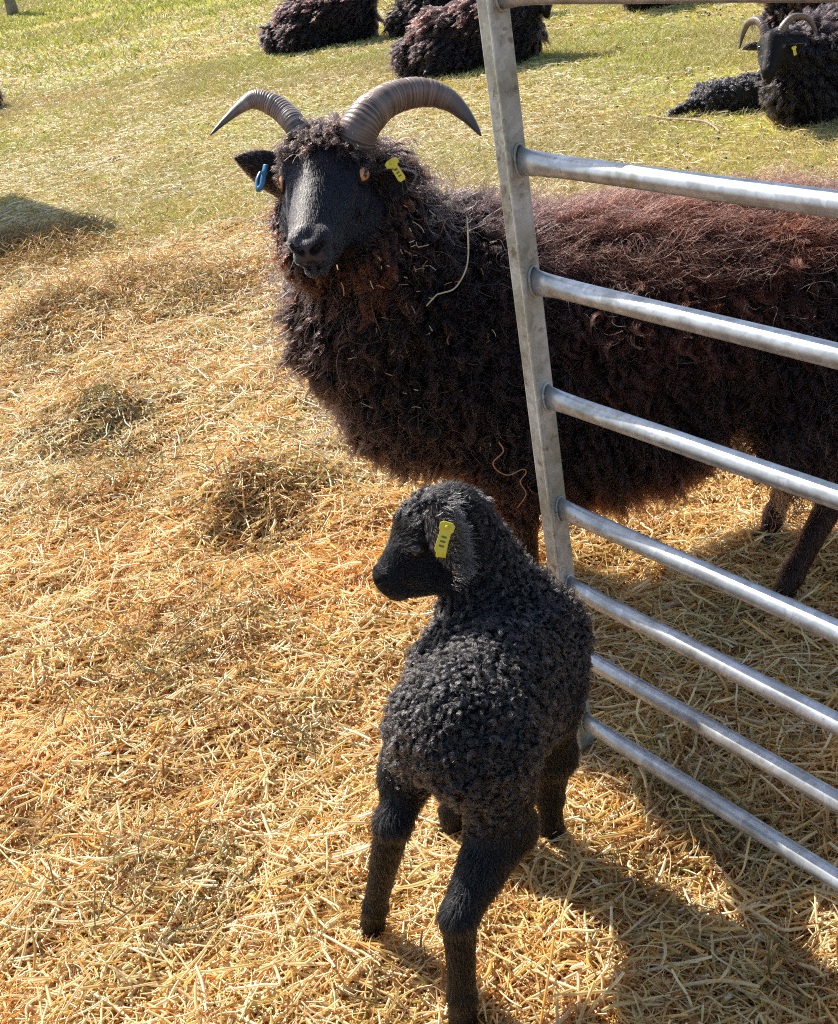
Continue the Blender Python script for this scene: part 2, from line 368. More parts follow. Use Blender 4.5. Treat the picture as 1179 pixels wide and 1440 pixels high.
def build_hay():
    dn = lambda x, y: hayness(x, y)
    th = lambda x, y: .042 * hayness(x, y) + .006
    q = .25 if QUICK else 1
    sets = []
    near = lambda x, y: hayness(x, y) * (1 / np.maximum(y, 1) ** .3)
    sets.append(strands(int(95000 * q), (-2.2, 2.4), (.7, 2.6), near, (.03, .10), (.0005, .0012), th, 7, GOLD, .25, .16, .3))
    sets.append(strands(int(20000 * q), (-2.2, 2.4), (.7, 2.6), near, (.05, .17), (.0012, .0024), th, 7, [GOLD[i] for i in (1, 4, 4, 7, 9, 0, 2)], .22, .07, .35))
    sets.append(strands(int(110000 * q), (-2.8, 2.8), (2.5, 6.3), dn, (.04, .12), (.0009, .0017), th, 6, GOLD[:6] + PALE + [(.42, .40, .12), (.5, .48, .2)], .22, .2, .3))
    sets.append(strands(int(9000 * q), (-2.8, 2.8), (2.5, 6.3), dn, (.08, .2), (.0015, .0024), th, 7, GOLD + PALE, .18, .2, .3))
    mb = lambda x, y: np.clip(sum(np.exp(-(((x - cx) ** 2 + (y - c2) ** 2) / (r_ * .8) ** 2)) for cx, c2, r_, d_ in MOUND + HOLL), 0, 1)
    sets.insert(2, strands(int(15000 * q), (-2.6, 1.2), (.9, 5.6), mb, (.04, .13), (.0007, .0015), lambda x, y: .055 + 0 * x, 7, [(.22, .09, .022), (.34, .16, .04), (.15, .13, .035), (.26, .24, .08), (.5, .36, .15), (.6, .45, .22)], .5, .2, .3))
    sets.insert(2, strands(int(14000 * q), (-2.2, 2.4), (.7, 3.2), near, (.008, .035), (.0010, .0028), th, 7, [(.8, .66, .42), (.72, .5, .22), (.6, .36, .12), (.82, .74, .55)], .3, .08, .1))
    for P_, nm in ((sets[:4], 'straw_litter'), (sets[4:], 'hay_litter')):
        K = max(p[0].shape[1] for p in P_); PP = []; RR = []
        for p, r, c in P_:
            if p.shape[1] < K:
                t0 = np.linspace(0, 1, K) * (p.shape[1] - 1); i0 = np.minimum(t0.astype(int), p.shape[1] - 2); f0 = (t0 - i0)
                p = p[:, i0] * (1 - f0)[None, :, None] + p[:, i0 + 1] * f0[None, :, None]; r = r[:, i0]
            PP.append(p); RR.append(r)
        col = np.concatenate([c for _, _, c in P_]); P = np.concatenate(PP); R = np.concatenate(RR)
        lab = {'straw_litter': ('deep bed of loose golden straw and hay covering the near ground', 'straw'), 'hay_litter': ('trampled hay spread over the ground behind the ewe, thinning into grass', 'hay')}[nm]
        props(curves(nm, P, R, col, col, MSTRAW), lab[0], lab[1], kind='stuff')
    # scattered stalks on the pasture
    sc_ = lambda y: np.maximum(1, y / 5.5)
    thin = lambda x, y: (1 - hayness(x, y)) * np.exp(-(y - 4) / 3.6) * (.35 + noise(x * 1.3, y * 1.3, 41)) * (1 - .8 * sstep(.2, 1.0, x - .1 * y)) + .02
    P, R, c = strands(int(60000 * q), (-6, 9), (3.6, 16), thin, (.03, .12), (.0012, .0021), lambda x, y: .012 + 0 * x, 6, PALE, .12, .25, .2, sc_)
    props(curves('scattered_hay', P, R, c, c, MSTRAW), 'sparse pale hay stalks scattered over the green pasture', 'hay', kind='stuff')
def build_grass():
    q = .25 if QUICK else 1
    for nm, n, yr, s0 in (('short_grass', 170000, (3.2, 11), 1.0), ('far_grass', 110000, (10.5, 30), 2.4)):
        n = int(n * q); x = np.empty(0); y = np.empty(0)
        while len(x) < n:
            yy = yr[0] + (yr[1] - yr[0]) * rng.random(n * 2) ** .9; xx = -10 + 24 * rng.random(n * 2)
            g = .25 + .95 * sstep(.35, .75, noise(xx * 1.1, yy * 1.1, 51)) * (.4 + noise(xx * 7, yy * 7, 52))
            ok = (xx > -.31 * yy - .5) & (xx < .46 * yy + .5) & (rng.random(n * 2) < g * (1 - .9 * hayness(xx, yy)))
            x = np.concatenate([x, xx[ok]]); y = np.concatenate([y, yy[ok]])
        x, y = x[:n], y[:n]; K = 4; t = np.linspace(0, 1, K); a = rng.random(n) * 6.283
        h = (.012 + .026 * rng.random(n)) * (.6 + .9 * noise(x * 3, y * 3, 53)) * (1 if s0 == 1 else 1.5); lean = .3 + 1.2 * rng.random(n)
        P = np.zeros((n, K, 3)); P[..., 0] = x[:, None] + np.cos(a)[:, None] * (h * lean)[:, None] * t ** 1.5; P[..., 1] = y[:, None] + np.sin(a)[:, None] * (h * lean)[:, None] * t ** 1.5
        P[..., 2] = hgt(x, y)[:, None] - .003 + h[:, None] * t
        R = (.0013 * s0 * np.maximum(1, y / 6))[:, None] * (1 - .75 * t)[None]
        cg = np.array([(.32, .38, .03), (.42, .41, .05), (.50, .44, .09), (.52, .42, .15), (.18, .22, .03)]); dry = noise(x * .8, y * .8, 54)
        ci = rng.integers(0, 5, n); col = cg[ci]; dr = np.array([.42, .32, .14]); f = np.clip((dry - .45) * 1.6, 0, .8)[:, None]; col = (col * (1 - f) + dr * f) * (.7 + .6 * rng.random((n, 1)))
        props(curves(nm, P, R, col, col, MGRASS), {'short_grass': 'short yellow green grazed grass of the pasture', 'far_grass': 'grazed grass on the far side of the pasture, beyond the lying sheep'}[nm], 'grass', kind='stuff')
build_ground()
if QUICK != '2': build_hay(); build_grass()

# ------------------------------------------------------------------ hurdle
MG = mat('galvanised_steel', (.40, .41, .40), .42, .6, .5, noise_amt=(30, (.60, .62, .64)), bump=(90, .14, .001))
MGP = mat('weathered_steel', (.34, .34, .26), .5, .35, .5, noise_amt=(14, (.60, .62, .60)), bump=(120, .3, .001))
def grime(m, spots, c, th=.62):
    n = m.node_tree.nodes; L = m.node_tree.links; b = n['Principled BSDF']; src = b.inputs['Base Color'].links[0].from_socket
    tc = n.new('ShaderNodeTexCoord'); v = n.new('ShaderNodeTexVoronoi'); v.inputs['Scale'].default_value = 110; L.new(tc.outputs['Object'], v.inputs['Vector'])
    x = n.new('ShaderNodeMix'); x.data_type = 'RGBA'; x.blend_type = 'MULTIPLY'; x.inputs[0].default_value = .35; L.new(src, x.inputs[6]); bw = n.new('ShaderNodeRGBToBW'); L.new(v.outputs['Color'], bw.inputs[0]); L.new(bw.outputs[0], x.inputs[7])
    for s_, cc, t_ in ((spots, c, th), (8, (.26, .24, .14), .60)):
        t = n.new('ShaderNodeTexNoise'); t.inputs['Scale'].default_value = s_; t.inputs['Detail'].default_value = 10; t.inputs['Roughness'].default_value = .7; L.new(tc.outputs['Object'], t.inputs['Vector'])
        r = n.new('ShaderNodeMapRange'); r.inputs['From Min'].default_value = t_; r.inputs['From Max'].default_value = t_ + .07; r.inputs['To Max'].default_value = .75; L.new(t.outputs['Fac'], r.inputs['Value'])
        y = n.new('ShaderNodeMix'); y.data_type = 'RGBA'; L.new(r.outputs[0], y.inputs[0]); L.new(x.outputs[2], y.inputs[6]); y.inputs[7].default_value = (*cc, 1); x = y
    L.new(x.outputs[2], b.inputs['Base Color'])
grime(MG, 60, (.16, .11, .06)); grime(MGP, 45, (.15, .10, .05), .58)
HX = np.array([.1846, 1.5142, 0.]); HD = np.array([.5201, -.8541, 0.]); HN = np.array([-.8541, -.5201, 0.]); UZ = np.array([0, 0, 1.])
def build_hurdle():
    t = thing('sheep_hurdle', tuple(HX), 'galvanised metal sheep hurdle with eight round rails between ewe and lamb', 'hurdle')
    for k, off in enumerate((0., 1.83)):
        c = HX + HD * off; V, F = [], []
        ax = [HD, HN, UZ]; top = 1.124
        box_bm(V, F, c + UZ * (top / 2), ax, (.0155, .0125, top / 2))
        # rolled lip that runs down the corner of the post
        box_bm(V, F, c + HD * (.0165) * (1 if k == 0 else -1) * .0 + HD * .0125 + HN * .0135 + UZ * (top / 2 - .002), ax, (.0042, .0034, top / 2 - .004))
        p = mesh('post', V, F, MGP, t, False); bevel(p, .003, 3)
        V, F = [], []; box_bm(V, F, c + HD * (.02 if k == 0 else -.02) + UZ * .006, ax, (.03, .02, .005)); bevel(mesh('foot_plate', V, F, MGP, t, False), .002)
    zs = np.array([1.110, .922, .771, .612, .443, .316, .201, .075])
    for i, z in enumerate(zs):
        n = 60; s = np.linspace(.0155, 1.8145, n); pts = HX + HD * s[:, None] + UZ * z
        e = np.minimum(s - .0155, 1.8145 - s); r = np.full(n, .0128)
        V, F = tube(pts, r, 28)
        V = np.array(V); # flattened, flared ends where the tube is crimped on to the post
        loc = V - HX; ss = loc @ HD; ee = np.minimum(ss - .0155, 1.8145 - ss); fl = np.exp(-np.clip(ee, 0, 1) / .028)
        hn = loc @ HN; hz = loc[:, 2] - z
        V = V + np.outer(-hn * .45 * fl, HN) + np.outer(hz * .42 * fl, UZ)
        # slight sag and dents
        V[:, 2] += -.0015 * np.sin(ss * 1.7 + i) + .0002 * np.sin(ss * 23 + i * 3)
        rail = mesh('rail', V, F, MG, t)
        for sgn, off in ((1, .0165), (-1, 1.8135)):      # weld collars
            th = np.linspace(0, 2 * np.pi, 28, endpoint=False); q = np.array([HX + HD * off + HN * np.cos(a) * .0085 + UZ * (z + np.sin(a) * .0195) for a in th]); q = np.concatenate([q, q[:1]])
            Vw, Fw = tube(q, np.full(len(q), .0021) * (1 + .2 * np.sin(np.arange(len(q)) * 2.3)), 8, cap=False); mesh('weld_bead', Vw, Fw, MGP, rail)
    # ear tag of wire / small drain hole in the lowest rail
    return t
build_hurdle()

# ------------------------------------------------------------------ ewe
EB = np.array([.38, 1.95, 0.])
def head_prims(O, N, lat, s=1.0, hair=.006, lamb=False, wide=1.0):
    """sheep head from poll O to nose tip N, lat = lateral axis (animal's left when seen from front = image right)"""
    L = np.linalg.norm(N - O); a = (N - O) / L; l = unit(lat - a * (lat @ a)); n = np.cross(a, l)
    if n[1] > 0 and not lamb: n = -n
    k = L / .25
    def q(s_, l_, n_): return O + (a * s_ + l * l_ * wide + n * n_) * k
    ax = np.array([a, l, n]); T = dict(hair=hair, kind=0.); pr = []
    def E(c, r, kk=.02, cut=False, tag=T): pr.append(dict(ell=(q(*c), ax, np.array(r) * k), k=kk * k, cut=cut, tag=tag))
    def S(c1, c2, r1, r2, kk=.02, tag=T): pr.append(dict(seg=(q(*c1), q(*c2), r1 * k, r2 * k), k=kk * k, tag=tag))
    S((.03, 0, -.045), (.065, 0, -.05), .060, .058)
    S((.045, 0, -.016), (.200, 0, -.024), .040, .025, .022)
    S((.055, .030, -.045), (.19, .014, -.036), .036, .021, .02); S((.055, -.030, -.045), (.19, -.014, -.036), .036, .021, .02)
    S((.080, .034, -.095), (.18, .014, -.068), .038, .019, .03); S((.080, -.034, -.095), (.18, -.014, -.068), .038, .019, .03)
    S((.15, 0, -.080), (.226, 0, -.070), .028, .021, .02)
    for sg in (1, -1):
        E((.052, .046 * sg, -.022), (.026, .016, .015), .012)          # brow over the eye
        E((.092, .047 * sg, -.056), (.032, .015, .014), .012)          # cheekbone
        E((.218, .015 * sg, -.022), (.021, .016, .017), .012)          # nostril wing
        E((.224, .013 * sg, -.047), (.021, .016, .014), .008)          # upper lip
    E((.235, 0, -.028), (.012, .017, .016), .012)
    E((.234, 0, -.069), (.013, .017, .013), .006)                      # lower lip
    for sg in (1, -1):
        pr.append(dict(seg=(q(.243, .009 * sg, -.024), q(.234, .0215 * sg, -.014), .0062 * k, .0046 * k), cut=True, k=.003 * k))
        pr.append(dict(seg=(q(.251, .0 * sg, -.059), q(.196, .034 * sg, -.064), .0022 * k, .0020 * k), cut=True, k=.003 * k))
        pr.append(dict(ell=(q(.070, .0590 * sg, -.026), ax, np.array((.016, .010, .011)) * k), cut=True, k=.005 * k))
    pr.append(dict(seg=(q(.251, 0, -.030), q(.251, 0, -.052), .0018 * k, .0018 * k), cut=True, k=.003 * k))
    return pr, q, (a, l, n), k
def eye(parent, c, out, fwd, r, col_mat):
    """eyeball with a slot pupil: out = looking direction, fwd = long axis of the pupil"""
    out = unit(out); fwd = unit(fwd - out * (fwd @ out)); up = np.cross(out, fwd); V = []; F = []; A = []
    nr, na = 22, 32
    for i in range(nr + 1):
        th = np.pi * i / nr
        for j in range(na):
            ph = 2 * np.pi * j / na; d = out * np.cos(th) + (fwd * np.cos(ph) + up * np.sin(ph)) * np.sin(th); V.append(c + d * r * (1 + .06 * max(0, np.cos(th)) ** 8))
            x, y = np.cos(ph) * th, np.sin(ph) * th
            pup = (abs(x) < .50 and abs(y) < .17); ir = th < 1.0
            A.append((.004, .004, .005) if pup else ((.62, .27, .09) if th < .75 else (.42, .13, .04)) if ir else (.10, .05, .04))
    for i in range(nr):
        for j in range(na): F.append((i * na + j, (i + 1) * na + j, (i + 1) * na + (j + 1) % na, i * na + (j + 1) % na))
    return mesh('eye', np.array(V), F, col_mat, parent, True, {'col': np.array(A)})
MEYE = mat('eye_gloss', (.3, .1, .03), .08, 0, .6, attr='col')
def eyelid(parent, c, out, fwd, r, m, tk=.2):
    out = unit(out); fwd = unit(fwd - out * (fwd @ out)); up = np.cross(out, fwd); a = np.linspace(0, 2 * np.pi, 33)
    pts = [c + out * r * (.60 - .22 * abs(np.cos(t)) ** 3) + fwd * np.cos(t) * r * 1.05 + up * np.sin(t) * r * .62 for t in a]
    V, F = tube(pts, np.full(33, r * tk), 8, cap=False); return mesh('eyelid', V, F, m, parent, True, {'col': np.tile([.012, .008, .008], (len(V), 1))})
def ear(name, parent, base, tip, up, wid, mat_, curlf=.35, th=.003, tipcol=(.01, .008, .008)):
    """cupped leaf-shaped ear from base to tip; up = towards its upper edge"""
    d = tip - base; L = np.linalg.norm(d); d = d / L; up = unit(up - d * (up @ d)); n = np.cross(d, up); V = []; ns, nw = 16, 11
    for s in (1, -1):
        for i in range(ns + 1):
            t = i / ns; wv = wid * (math.sin(math.pi * min(1, t * .80 + .20)) ** .75 if t < 1 else 0.02) + .001
            for j in range(nw):
                x = (j / (nw - 1) - .5) * 2; cup = curlf * wv * (x * x) 
                V.append(base + d * L * t + up * x * wv * .5 + n * (cup + s * th * .5 * (1 - .8 * x * x) * (1 - .5 * t)))
    V = np.array(V); F = []; m = (ns + 1) * nw
    for i in range(ns):
        for j in range(nw - 1):
            a = i * nw + j; F.append((a, a + 1, a + nw + 1, a + nw)); F.append((m + a, m + a + nw, m + a + nw + 1, m + a + 1))
    for i in range(ns):
        a = i * nw; F.append((a, a + nw, m + a + nw, m + a)); a = i * nw + nw - 1; F.append((a, m + a, m + a + nw, a + nw))
    for j in range(nw - 1): a = ns * nw + j; F.append((a, a + 1, m + a + 1, m + a))
    o = mesh(name, V, F, mat_, parent, True, {'col': np.tile(tipcol, (len(V), 1))})
    X = sample(V, np.array([f for f in F if len(f) == 4]), 2600, np.ones(len(V))); nn = n * np.where(rng.random(len(X)) > .5, 1, -1)[:, None]
    dd = unit(d + nn * .35 + rng.normal(0, .25, (len(X), 3))); t = np.linspace(0, 1, 3); P = X[:, None] + dd[:, None] * (t * .006)[None, :, None]
    curves('ear_hair', P, radii(P, .0004), np.tile([.02, .015, .015], (len(X), 1)), np.tile([.06, .045, .04], (len(X), 1)), MH, o)
    return o
def horn(parent, ctrl, rad, nr=34, m=None, flat=(1, .82), paleco=(.32, .23, .175)):
    n = nr * 12; pts = spline(ctrl, n); u = np.linspace(0, 1, n)
    rr = np.interp(u * (len(rad) - 1), np.arange(len(rad)), rad); fade = 1 - sstep(.62, .85, u)
    rg = np.random.default_rng(nr + 5); cuts = np.cumsum(.5 + 1.0 * rg.random(nr * 2)); cuts = (cuts / cuts[-1]) ** 1.25 * .92
    dist = np.abs(u[:, None] - cuts[None]); wd = (.0045 + .003 * rg.random(nr * 2)); dep = .5 + .5 * rg.random(nr * 2)
    gr = (np.exp(-(dist / wd) ** 2) * dep).max(1) * fade; big = .5 + .5 * np.sin(u * 52 + 2 * np.sin(u * 11))
    rad_ = rr * (1 - .055 * gr + .022 * big * fade); ns = 28
    V, F = tube(pts, rad_, ns, flat=flat)
    ang = np.tile(np.arange(ns), n); uv = np.repeat(u, ns); jit = noise(ang * .7, uv * 34, 71); k = np.clip(.25 + .45 * np.repeat(big, ns) + .5 * (jit - .4), 0, 1)[:, None]
    mid = np.array([.20, .130, .095]); pale = np.array(paleco); dark = np.array([.030, .020, .018]); col = mid * (1 - k) + pale * k; gv = (np.repeat(gr, ns) * (.5 + .7 * jit))[:, None].clip(0, 1); col = col * (1 - gv) + dark * gv; tipc = np.array([.075, .06, .06])
    f = sstep(.6, .95, uv)[:, None]; col = col * (1 - f) + tipc * f
    bl = sstep(.18, .0, uv)[:, None] * .5; col = col * (1 - bl) + np.array([.10, .10, .115]) * bl
    return mesh('horn', V, F, m or MHORN, parent, True, {'col': col})
MHORN = mat('horn_keratin', (.3, .2, .15), .42, 0, .45, attr='col', bump=(420, .35, .0012))
MTAGY = mat('yellow_plastic', (.80, .62, .03), .35, noise_amt=(300, (.72, .55, .02)))
MTAGB = mat('blue_plastic', (.03, .17, .30), .35, noise_amt=(200, (.02, .12, .24)))
MINK = mat('tag_print', (.16, .12, .03), .6)

def seedpts(c, n): return None
def build_ewe():
    t = thing('ewe', tuple(EB), 'horned black ewe standing behind the hurdle, head turned to the camera', 'sheep', None)
    W = dict(hair=.068, kind=1.); WN = dict(hair=.06, kind=1.); WL = dict(hair=.014, kind=2.); WT = dict(hair=.045, kind=1.)
    pr = []
    def S(a, b, ra, rb, k=.06, tag=W): pr.append(dict(seg=(a, b, ra, rb), k=k, tag=tag))
    S((.78, 1.985, .465), (.45, 2.04, .468), .160, .168)
    S((.45, 2.04, .468), (.18, 2.08, .49), .168, .162)
    S((.62, 2.0, .55), (.2, 2.07, .575), .080, .085, .08)
    S((.42, 1.98, .345), (.25, 2.0, .335), .085, .085, .08, dict(hair=.085, kind=1.))
    S((.15, 2.07, .48), (.02, 2.03, .47), .14, .105, .08)
    S((.12, 2.06, .58), (.0, 2.02, .68), .13, .10, .08, WN)
    S((.0, 2.02, .66), (-.01, 1.985, .80), .10, .078, .06, WN)
    S((-.03, 2.02, .60), (-.07, 2.0, .58), .085, .07, .06, WN)
    # thighs and legs: near hind, far hind, near fore, far fore
    def leg(hip, stifle, hock, fet, foot, r):
        S(hip, stifle, r[0], r[1], .06, dict(hair=.05, kind=1.)); S(stifle, hock, r[1], r[2], .03, dict(hair=.028, kind=2.)); S(hock, fet, r[2], r[3], .02, WL); S(fet, foot, r[3], r[3] * 1.0, .015, WL)
    hk = ground_at(1100, 872)
    leg((.74, 1.90, .42), (.66, 1.86, .30), (.715, 1.84, .205), (.615, 1.80, .07), (.59, 1.785, .035), (.11, .07, .023, .0165))
    leg((.76, 2.05, .42), (.66, 2.06, .30), (.72, 2.04, .20), (.655, 2.01, .07), (.635, 1.995, .035), (.11, .07, .024, .017))
    leg((.16, 1.98, .42), (.18, 1.95, .30), (.172, 1.93, .20), (.172, 1.93, .07), (.16, 1.915, .035), (.09, .05, .03, .021))
    leg((.12, 2.12, .42), (.13, 2.13, .30), (.11, 2.12, .20), (.11, 2.12, .07), (.10, 2.11, .035), (.09, .045, .03, .021))
    O = at(457, 196, 1.93); N = at(426, 343, 1.735)
    hp, q, (a, l, n), k = head_prims(O, N, np.array([.972, -.235, 0.]), wide=1.25)
    pr += hp
    pr.append(dict(seg=(q(.03, 0, -.07), q(.0, 0, -.12), .05, .07), k=.04, tag=dict(hair=.03, kind=1.)))
    pr.append(dict(seg=(q(.0, .010, -.028), q(.030, -.018, -.018), .040, .038), k=.02, tag=dict(hair=.036, kind=3.)))
    RF_ = dict(hair=.040, kind=4.)
    for sg in (1, -1): pr.append(dict(seg=(q(.055, .052 * sg, -.125), q(.120, .036 * sg, -.135), .040, .034), k=.03, tag=RF_))
    hc = q(.12, 0, -.03)
    xs = axis(-.25, 1.02, (hc[0] - .11, hc[0] + .11), .013, .0026); ys = axis(1.64, 2.32, (hc[1] - .13, hc[1] + .13), .013, .0026); zs = axis(-.0, 1.06, (hc[2] - .13, hc[2] + .13), .013, .0026)
    V, Q = nets(pr, xs, ys, zs)
    tg = blend_tags(V, pr, ('hair', 'kind'), .012)
    hl, kd = tg[:, 0], tg[:, 1]
    loc = (V - O) @ np.array([a, l, n]).T / k
    col = np.tile([.011, .009, .010], (len(V), 1)); nose = (sstep(.205, .24, loc[:, 0]) * (.7 + .3 * noise(loc[:, 1] * 300, loc[:, 2] * 300, 95)))[:, None]; col = col * (1 - nose) + np.array([.060, .054, .062]) * nose
    for sg in (1, -1):
        dn_ = seg(V.astype(np.float32), q(.243, .009 * sg, -.024), q(.234, .0215 * sg, -.014), .007, .0055); dm_ = seg(V.astype(np.float32), q(.251, 0, -.059), q(.196, .034 * sg, -.064), .0022, .002)
        dk_ = (sstep(.002, -.001, np.minimum(dn_, dm_)))[:, None]; col = col * (1 - dk_) + np.array([.003, .002, .002]) * dk_
    leg_m = (V[:, 2] < .25)[:, None]; col = np.where(leg_m, np.array([.03, .014, .008]), col)
    mesh('body', V, Q, MSKIN, t, True, {'col': col})
    # --- fleece
    NS = 40000 if QUICK else 190000
    long_w = np.clip((hl - .02) / .02, 0, 1) ** .7
    X = sample(V, Q, NS, long_w * (1 + .5 * (V[:, 1] < 2.05))); tgx = blend_tags(X, pr, ('hair', 'kind'), .012); L = tgx[:, 0] * 1.0
    def comb(S_, N_):
        c = np.zeros_like(S_); back = sstep(.55, .68, S_[:, 2]); c[:, 0] = (.45 + .9 * back) * sstep(.1, .3, S_[:, 0]); return c
    headd = np.linalg.norm((X - q(.03, 0, -.03)), axis=1); L = L * (.45 + .55 * sstep(.06, .16, headd)) * (.8 + .5 * noise(X[:, 0] * 14, X[:, 2] * 14, 81))
    L = L * (1 - .6 * sstep(.46, .56, X[:, 0]) * sstep(.43, .36, X[:, 2]))
    P, li = grow(pr, X, L, max(400, NS // 24), K=14, lift=lambda S_: .42 - .27 * sstep(.55, .66, S_[:, 2]) * sstep(.15, .3, S_[:, 0]), comb=comb, droop=1.05, curl=.0085, waves=2.7, clump=.92, frizz=.0014, spread=.40)
    # colour: near black with brown, sun-bleached tips along the back and rusty belly fringe
    x, y, z = X[:, 0], X[:, 1], X[:, 2]; n_ = noise(x * 9 + z * 4, z * 9, 82) + .5 * noise(x * 30, z * 30, 83)
    lr = rng.random(li.max() + 1)[li]
    back = sstep(.56, .66, z) * sstep(.12, .30, x); patch = np.exp(-(((x - .50) / .24) ** 2 + ((z - .60) / .12) ** 2)); fringe = sstep(.40, .28, z) ; chest = sstep(.05, -.10, x) * sstep(.80, .6, z); ruff = sstep(.12, -.05, x) * sstep(.70, .78, z)
    base = np.tile([.006, .0045, .005], (NS, 1)); dk = np.tile([.011, .0068, .0072], (NS, 1))
    rusty = np.array([.095, .026, .012]); brown = np.array([.055, .024, .014]); grey = np.array([.085, .06, .058]); mauve = np.array([.036, .016, .014])
    tip = dk * (.6 + .9 * lr[:, None])
    def mixin(tip, c, f): f = np.clip(f, 0, 1)[:, None]; return tip * (1 - f) + c * f
    tip = mixin(tip, mauve, back * (.45 + .5 * (lr - .3))); tip = mixin(tip, rusty * 1.25, patch * 1.3 * (n_ > .35) * (.4 + .6 * lr)); tip = mixin(tip, grey, back * (lr > .78) * .6)
    tip = mixin(tip, brown, fringe * .8 * (.4 + .6 * lr)); tip = mixin(tip, rusty * .8, fringe * (lr > .5) * .7); tip = mixin(tip, brown, chest * (.15 + .5 * (lr > .6)))
    tip = mixin(tip, np.array([.075, .024, .012]), ruff * (lr > .45) * .7); ck = sstep(.13, .09, np.linalg.norm(X - q(.09, 0, -.13), axis=1)); tip = mixin(tip, np.array([.12, .036, .014]), ck * (.3 + .7 * lr))
    base = base * (1 + .8 * rng.random((NS, 1))); base = base * (1 - .5 * back[:, None]) + tip * .4 * back[:, None]; base = base + .2 * tip * fringe[:, None]
    tip = tip * (.7 + .6 * rng.random((NS, 1)))
    curves('fleece', P, radii(P, .00060 * (2.2 if QUICK else 1), .7), base, tip, MH, t)
    # --- flyaway fibres on the outline
    nf = 2500; X = sample(V, Q, nf, long_w * (V[:, 2] > .4)); P, li = grow(pr, X, np.full(nf, .105) * (.6 + .6 * rng.random(nf)), nf, K=14, lift=1.1, comb=comb, droop=.5, curl=.010, waves=1.6, clump=0, frizz=.008, spread=.5)
    curves('loose_fibres', P, radii(P, .00034, .5), np.tile([.02, .014, .012], (nf, 1)), np.tile([.05, .03, .025], (nf, 1)), MH, t)
    nf = 13000; X = sample(V, Q, nf, long_w); P, li = grow(pr, X, np.full(nf, .088) * (.5 + .7 * rng.random(nf)) * (.5 + .5 * sstep(.08, .18, np.linalg.norm(X - q(.05, 0, -.03), axis=1))), 3600, K=18, lift=.62, comb=comb, droop=1.0, curl=.0068, waves=3.2, clump=.75, frizz=.0022, spread=.55)
    lr2 = rng.random(li.max() + 1)[li][:, None]; tc_ = (np.array([.016, .011, .012]) * (1 - lr2) + np.array([.055, .034, .030]) * lr2) * (.6 + .7 * rng.random((nf, 1)))
    curves('curled_locks', P, radii(P, .00052, .5), tc_ * .35, tc_, MH, t)
    nf = 16000; X = sample(V, Q, nf, long_w * sstep(.55, .64, V[:, 2]) * sstep(.12, .25, V[:, 0])); P, li = grow(pr, X, np.full(nf, .10) * (.5 + .7 * rng.random(nf)), 1800, K=14, lift=.12, comb=lambda a_, b_: np.tile([1.6, -.25, 0], (len(a_), 1)), droop=.35, curl=.009, waves=2.2, clump=.35, frizz=.010, spread=.45)
    P = P + fnormal(X, pr)[:, None] * (.026 * np.minimum(1, np.linspace(0, 3, 14)))[None, :, None]
    f_ = np.clip(np.exp(-(((X[:, 0] - .50) / .24) ** 2)) * 1.1 * (noise(X[:, 0] * 12, X[:, 1] * 12, 97) + .25), 0, 1)[:, None]; cc = (np.array([.034, .020, .020]) * (1 - f_) + np.array([.125, .036, .018]) * f_) * (.5 + rng.random((nf, 1)))
    curves('back_wool', P, radii(P, .00036, .5), cc * .3, cc, MH, t)
    nf = 5200; lv = (V - O) @ np.array([a, l, n]).T / k; wf = sstep(.062, .03, lv[:, 0]) * sstep(-.10, -.04, lv[:, 2]) * (lv[:, 0] > -.06) * (V[:, 2] > .75); X = sample(V, Q, nf, wf + 1e-6)
    P, li = grow(pr, X, np.full(nf, .025) * (.5 + .7 * rng.random(nf)), 420, K=10, lift=.7, comb=lambda a_, b_: np.tile(a * .9, (len(a_), 1)) + rng.normal(0, .5, (len(a_), 3)), droop=.5, curl=.004, waves=1.6, clump=.6, frizz=.0025, spread=.5)
    lf2 = rng.random(li.max() + 1)[li][:, None]; curves('forelock', P, radii(P, .00036, .5), np.tile([.008, .006, .006], (nf, 1)), np.array([.018, .013, .013]) * (1 - lf2) + np.array([.06, .034, .026]) * lf2, MH, t)
    # --- short hair on face and legs
    nh = 16000 if QUICK else 150000; sw = np.clip((.024 - hl) / .015, 0, 1); X = sample(V, Q, nh, sw * np.where(V[:, 2] < .4, .5, 1.6)); nn = fnormal(X, pr); tx = blend_tags(X, pr, ('hair', 'kind'), .012)
    lx = (X - O) @ np.array([a, l, n]).T / k; isleg = X[:, 2] < .4
    cdir = np.where(isleg[:, None], np.array([0, 0, -1.]), a * .5 - l * 0); lat_ = np.clip(lx[:, 1:2] / .05, -1, 1) * l * .35 * (~isleg[:, None]); cdir = unit(cdir + lat_ * (lx[:, :1] > .02))
    cdir = cdir - nn * (cdir * nn).sum(1)[:, None]
    dd = unit(cdir + nn * np.where(isleg, .22, .07)[:, None] + rng.normal(0, .08, (nh, 3))); Lh = np.where(isleg, .010, .0085 * (1 - .6 * sstep(.19, .23, lx[:, 0]))) * (.6 + .8 * rng.random(nh))
    keep = np.ones(nh, bool)
    for sg in (1, -1): keep &= np.linalg.norm(lx - np.array([.068, .057 * 1.25 * sg, -.024]), axis=1) > .0165
    keep &= (lx[:, 0] < .236) | (lx[:, 2] < -.045)
    tt = np.linspace(0, 1, 4); P = X[:, None] + dd[:, None] * (Lh[:, None] * tt[None])[..., None] + nn[:, None] * (-Lh[:, None] * .10 * tt[None] ** 2)[..., None]
    bridge_sheen = np.exp(-((lx[:, 1] + .012) / .010) ** 2) * sstep(.06, .1, lx[:, 0]) * (lx[:, 2] > -.03)  # sunlit stripe along the nose, painted into the hair tip colour
    mz = sstep(.17, .2, lx[:, 0])
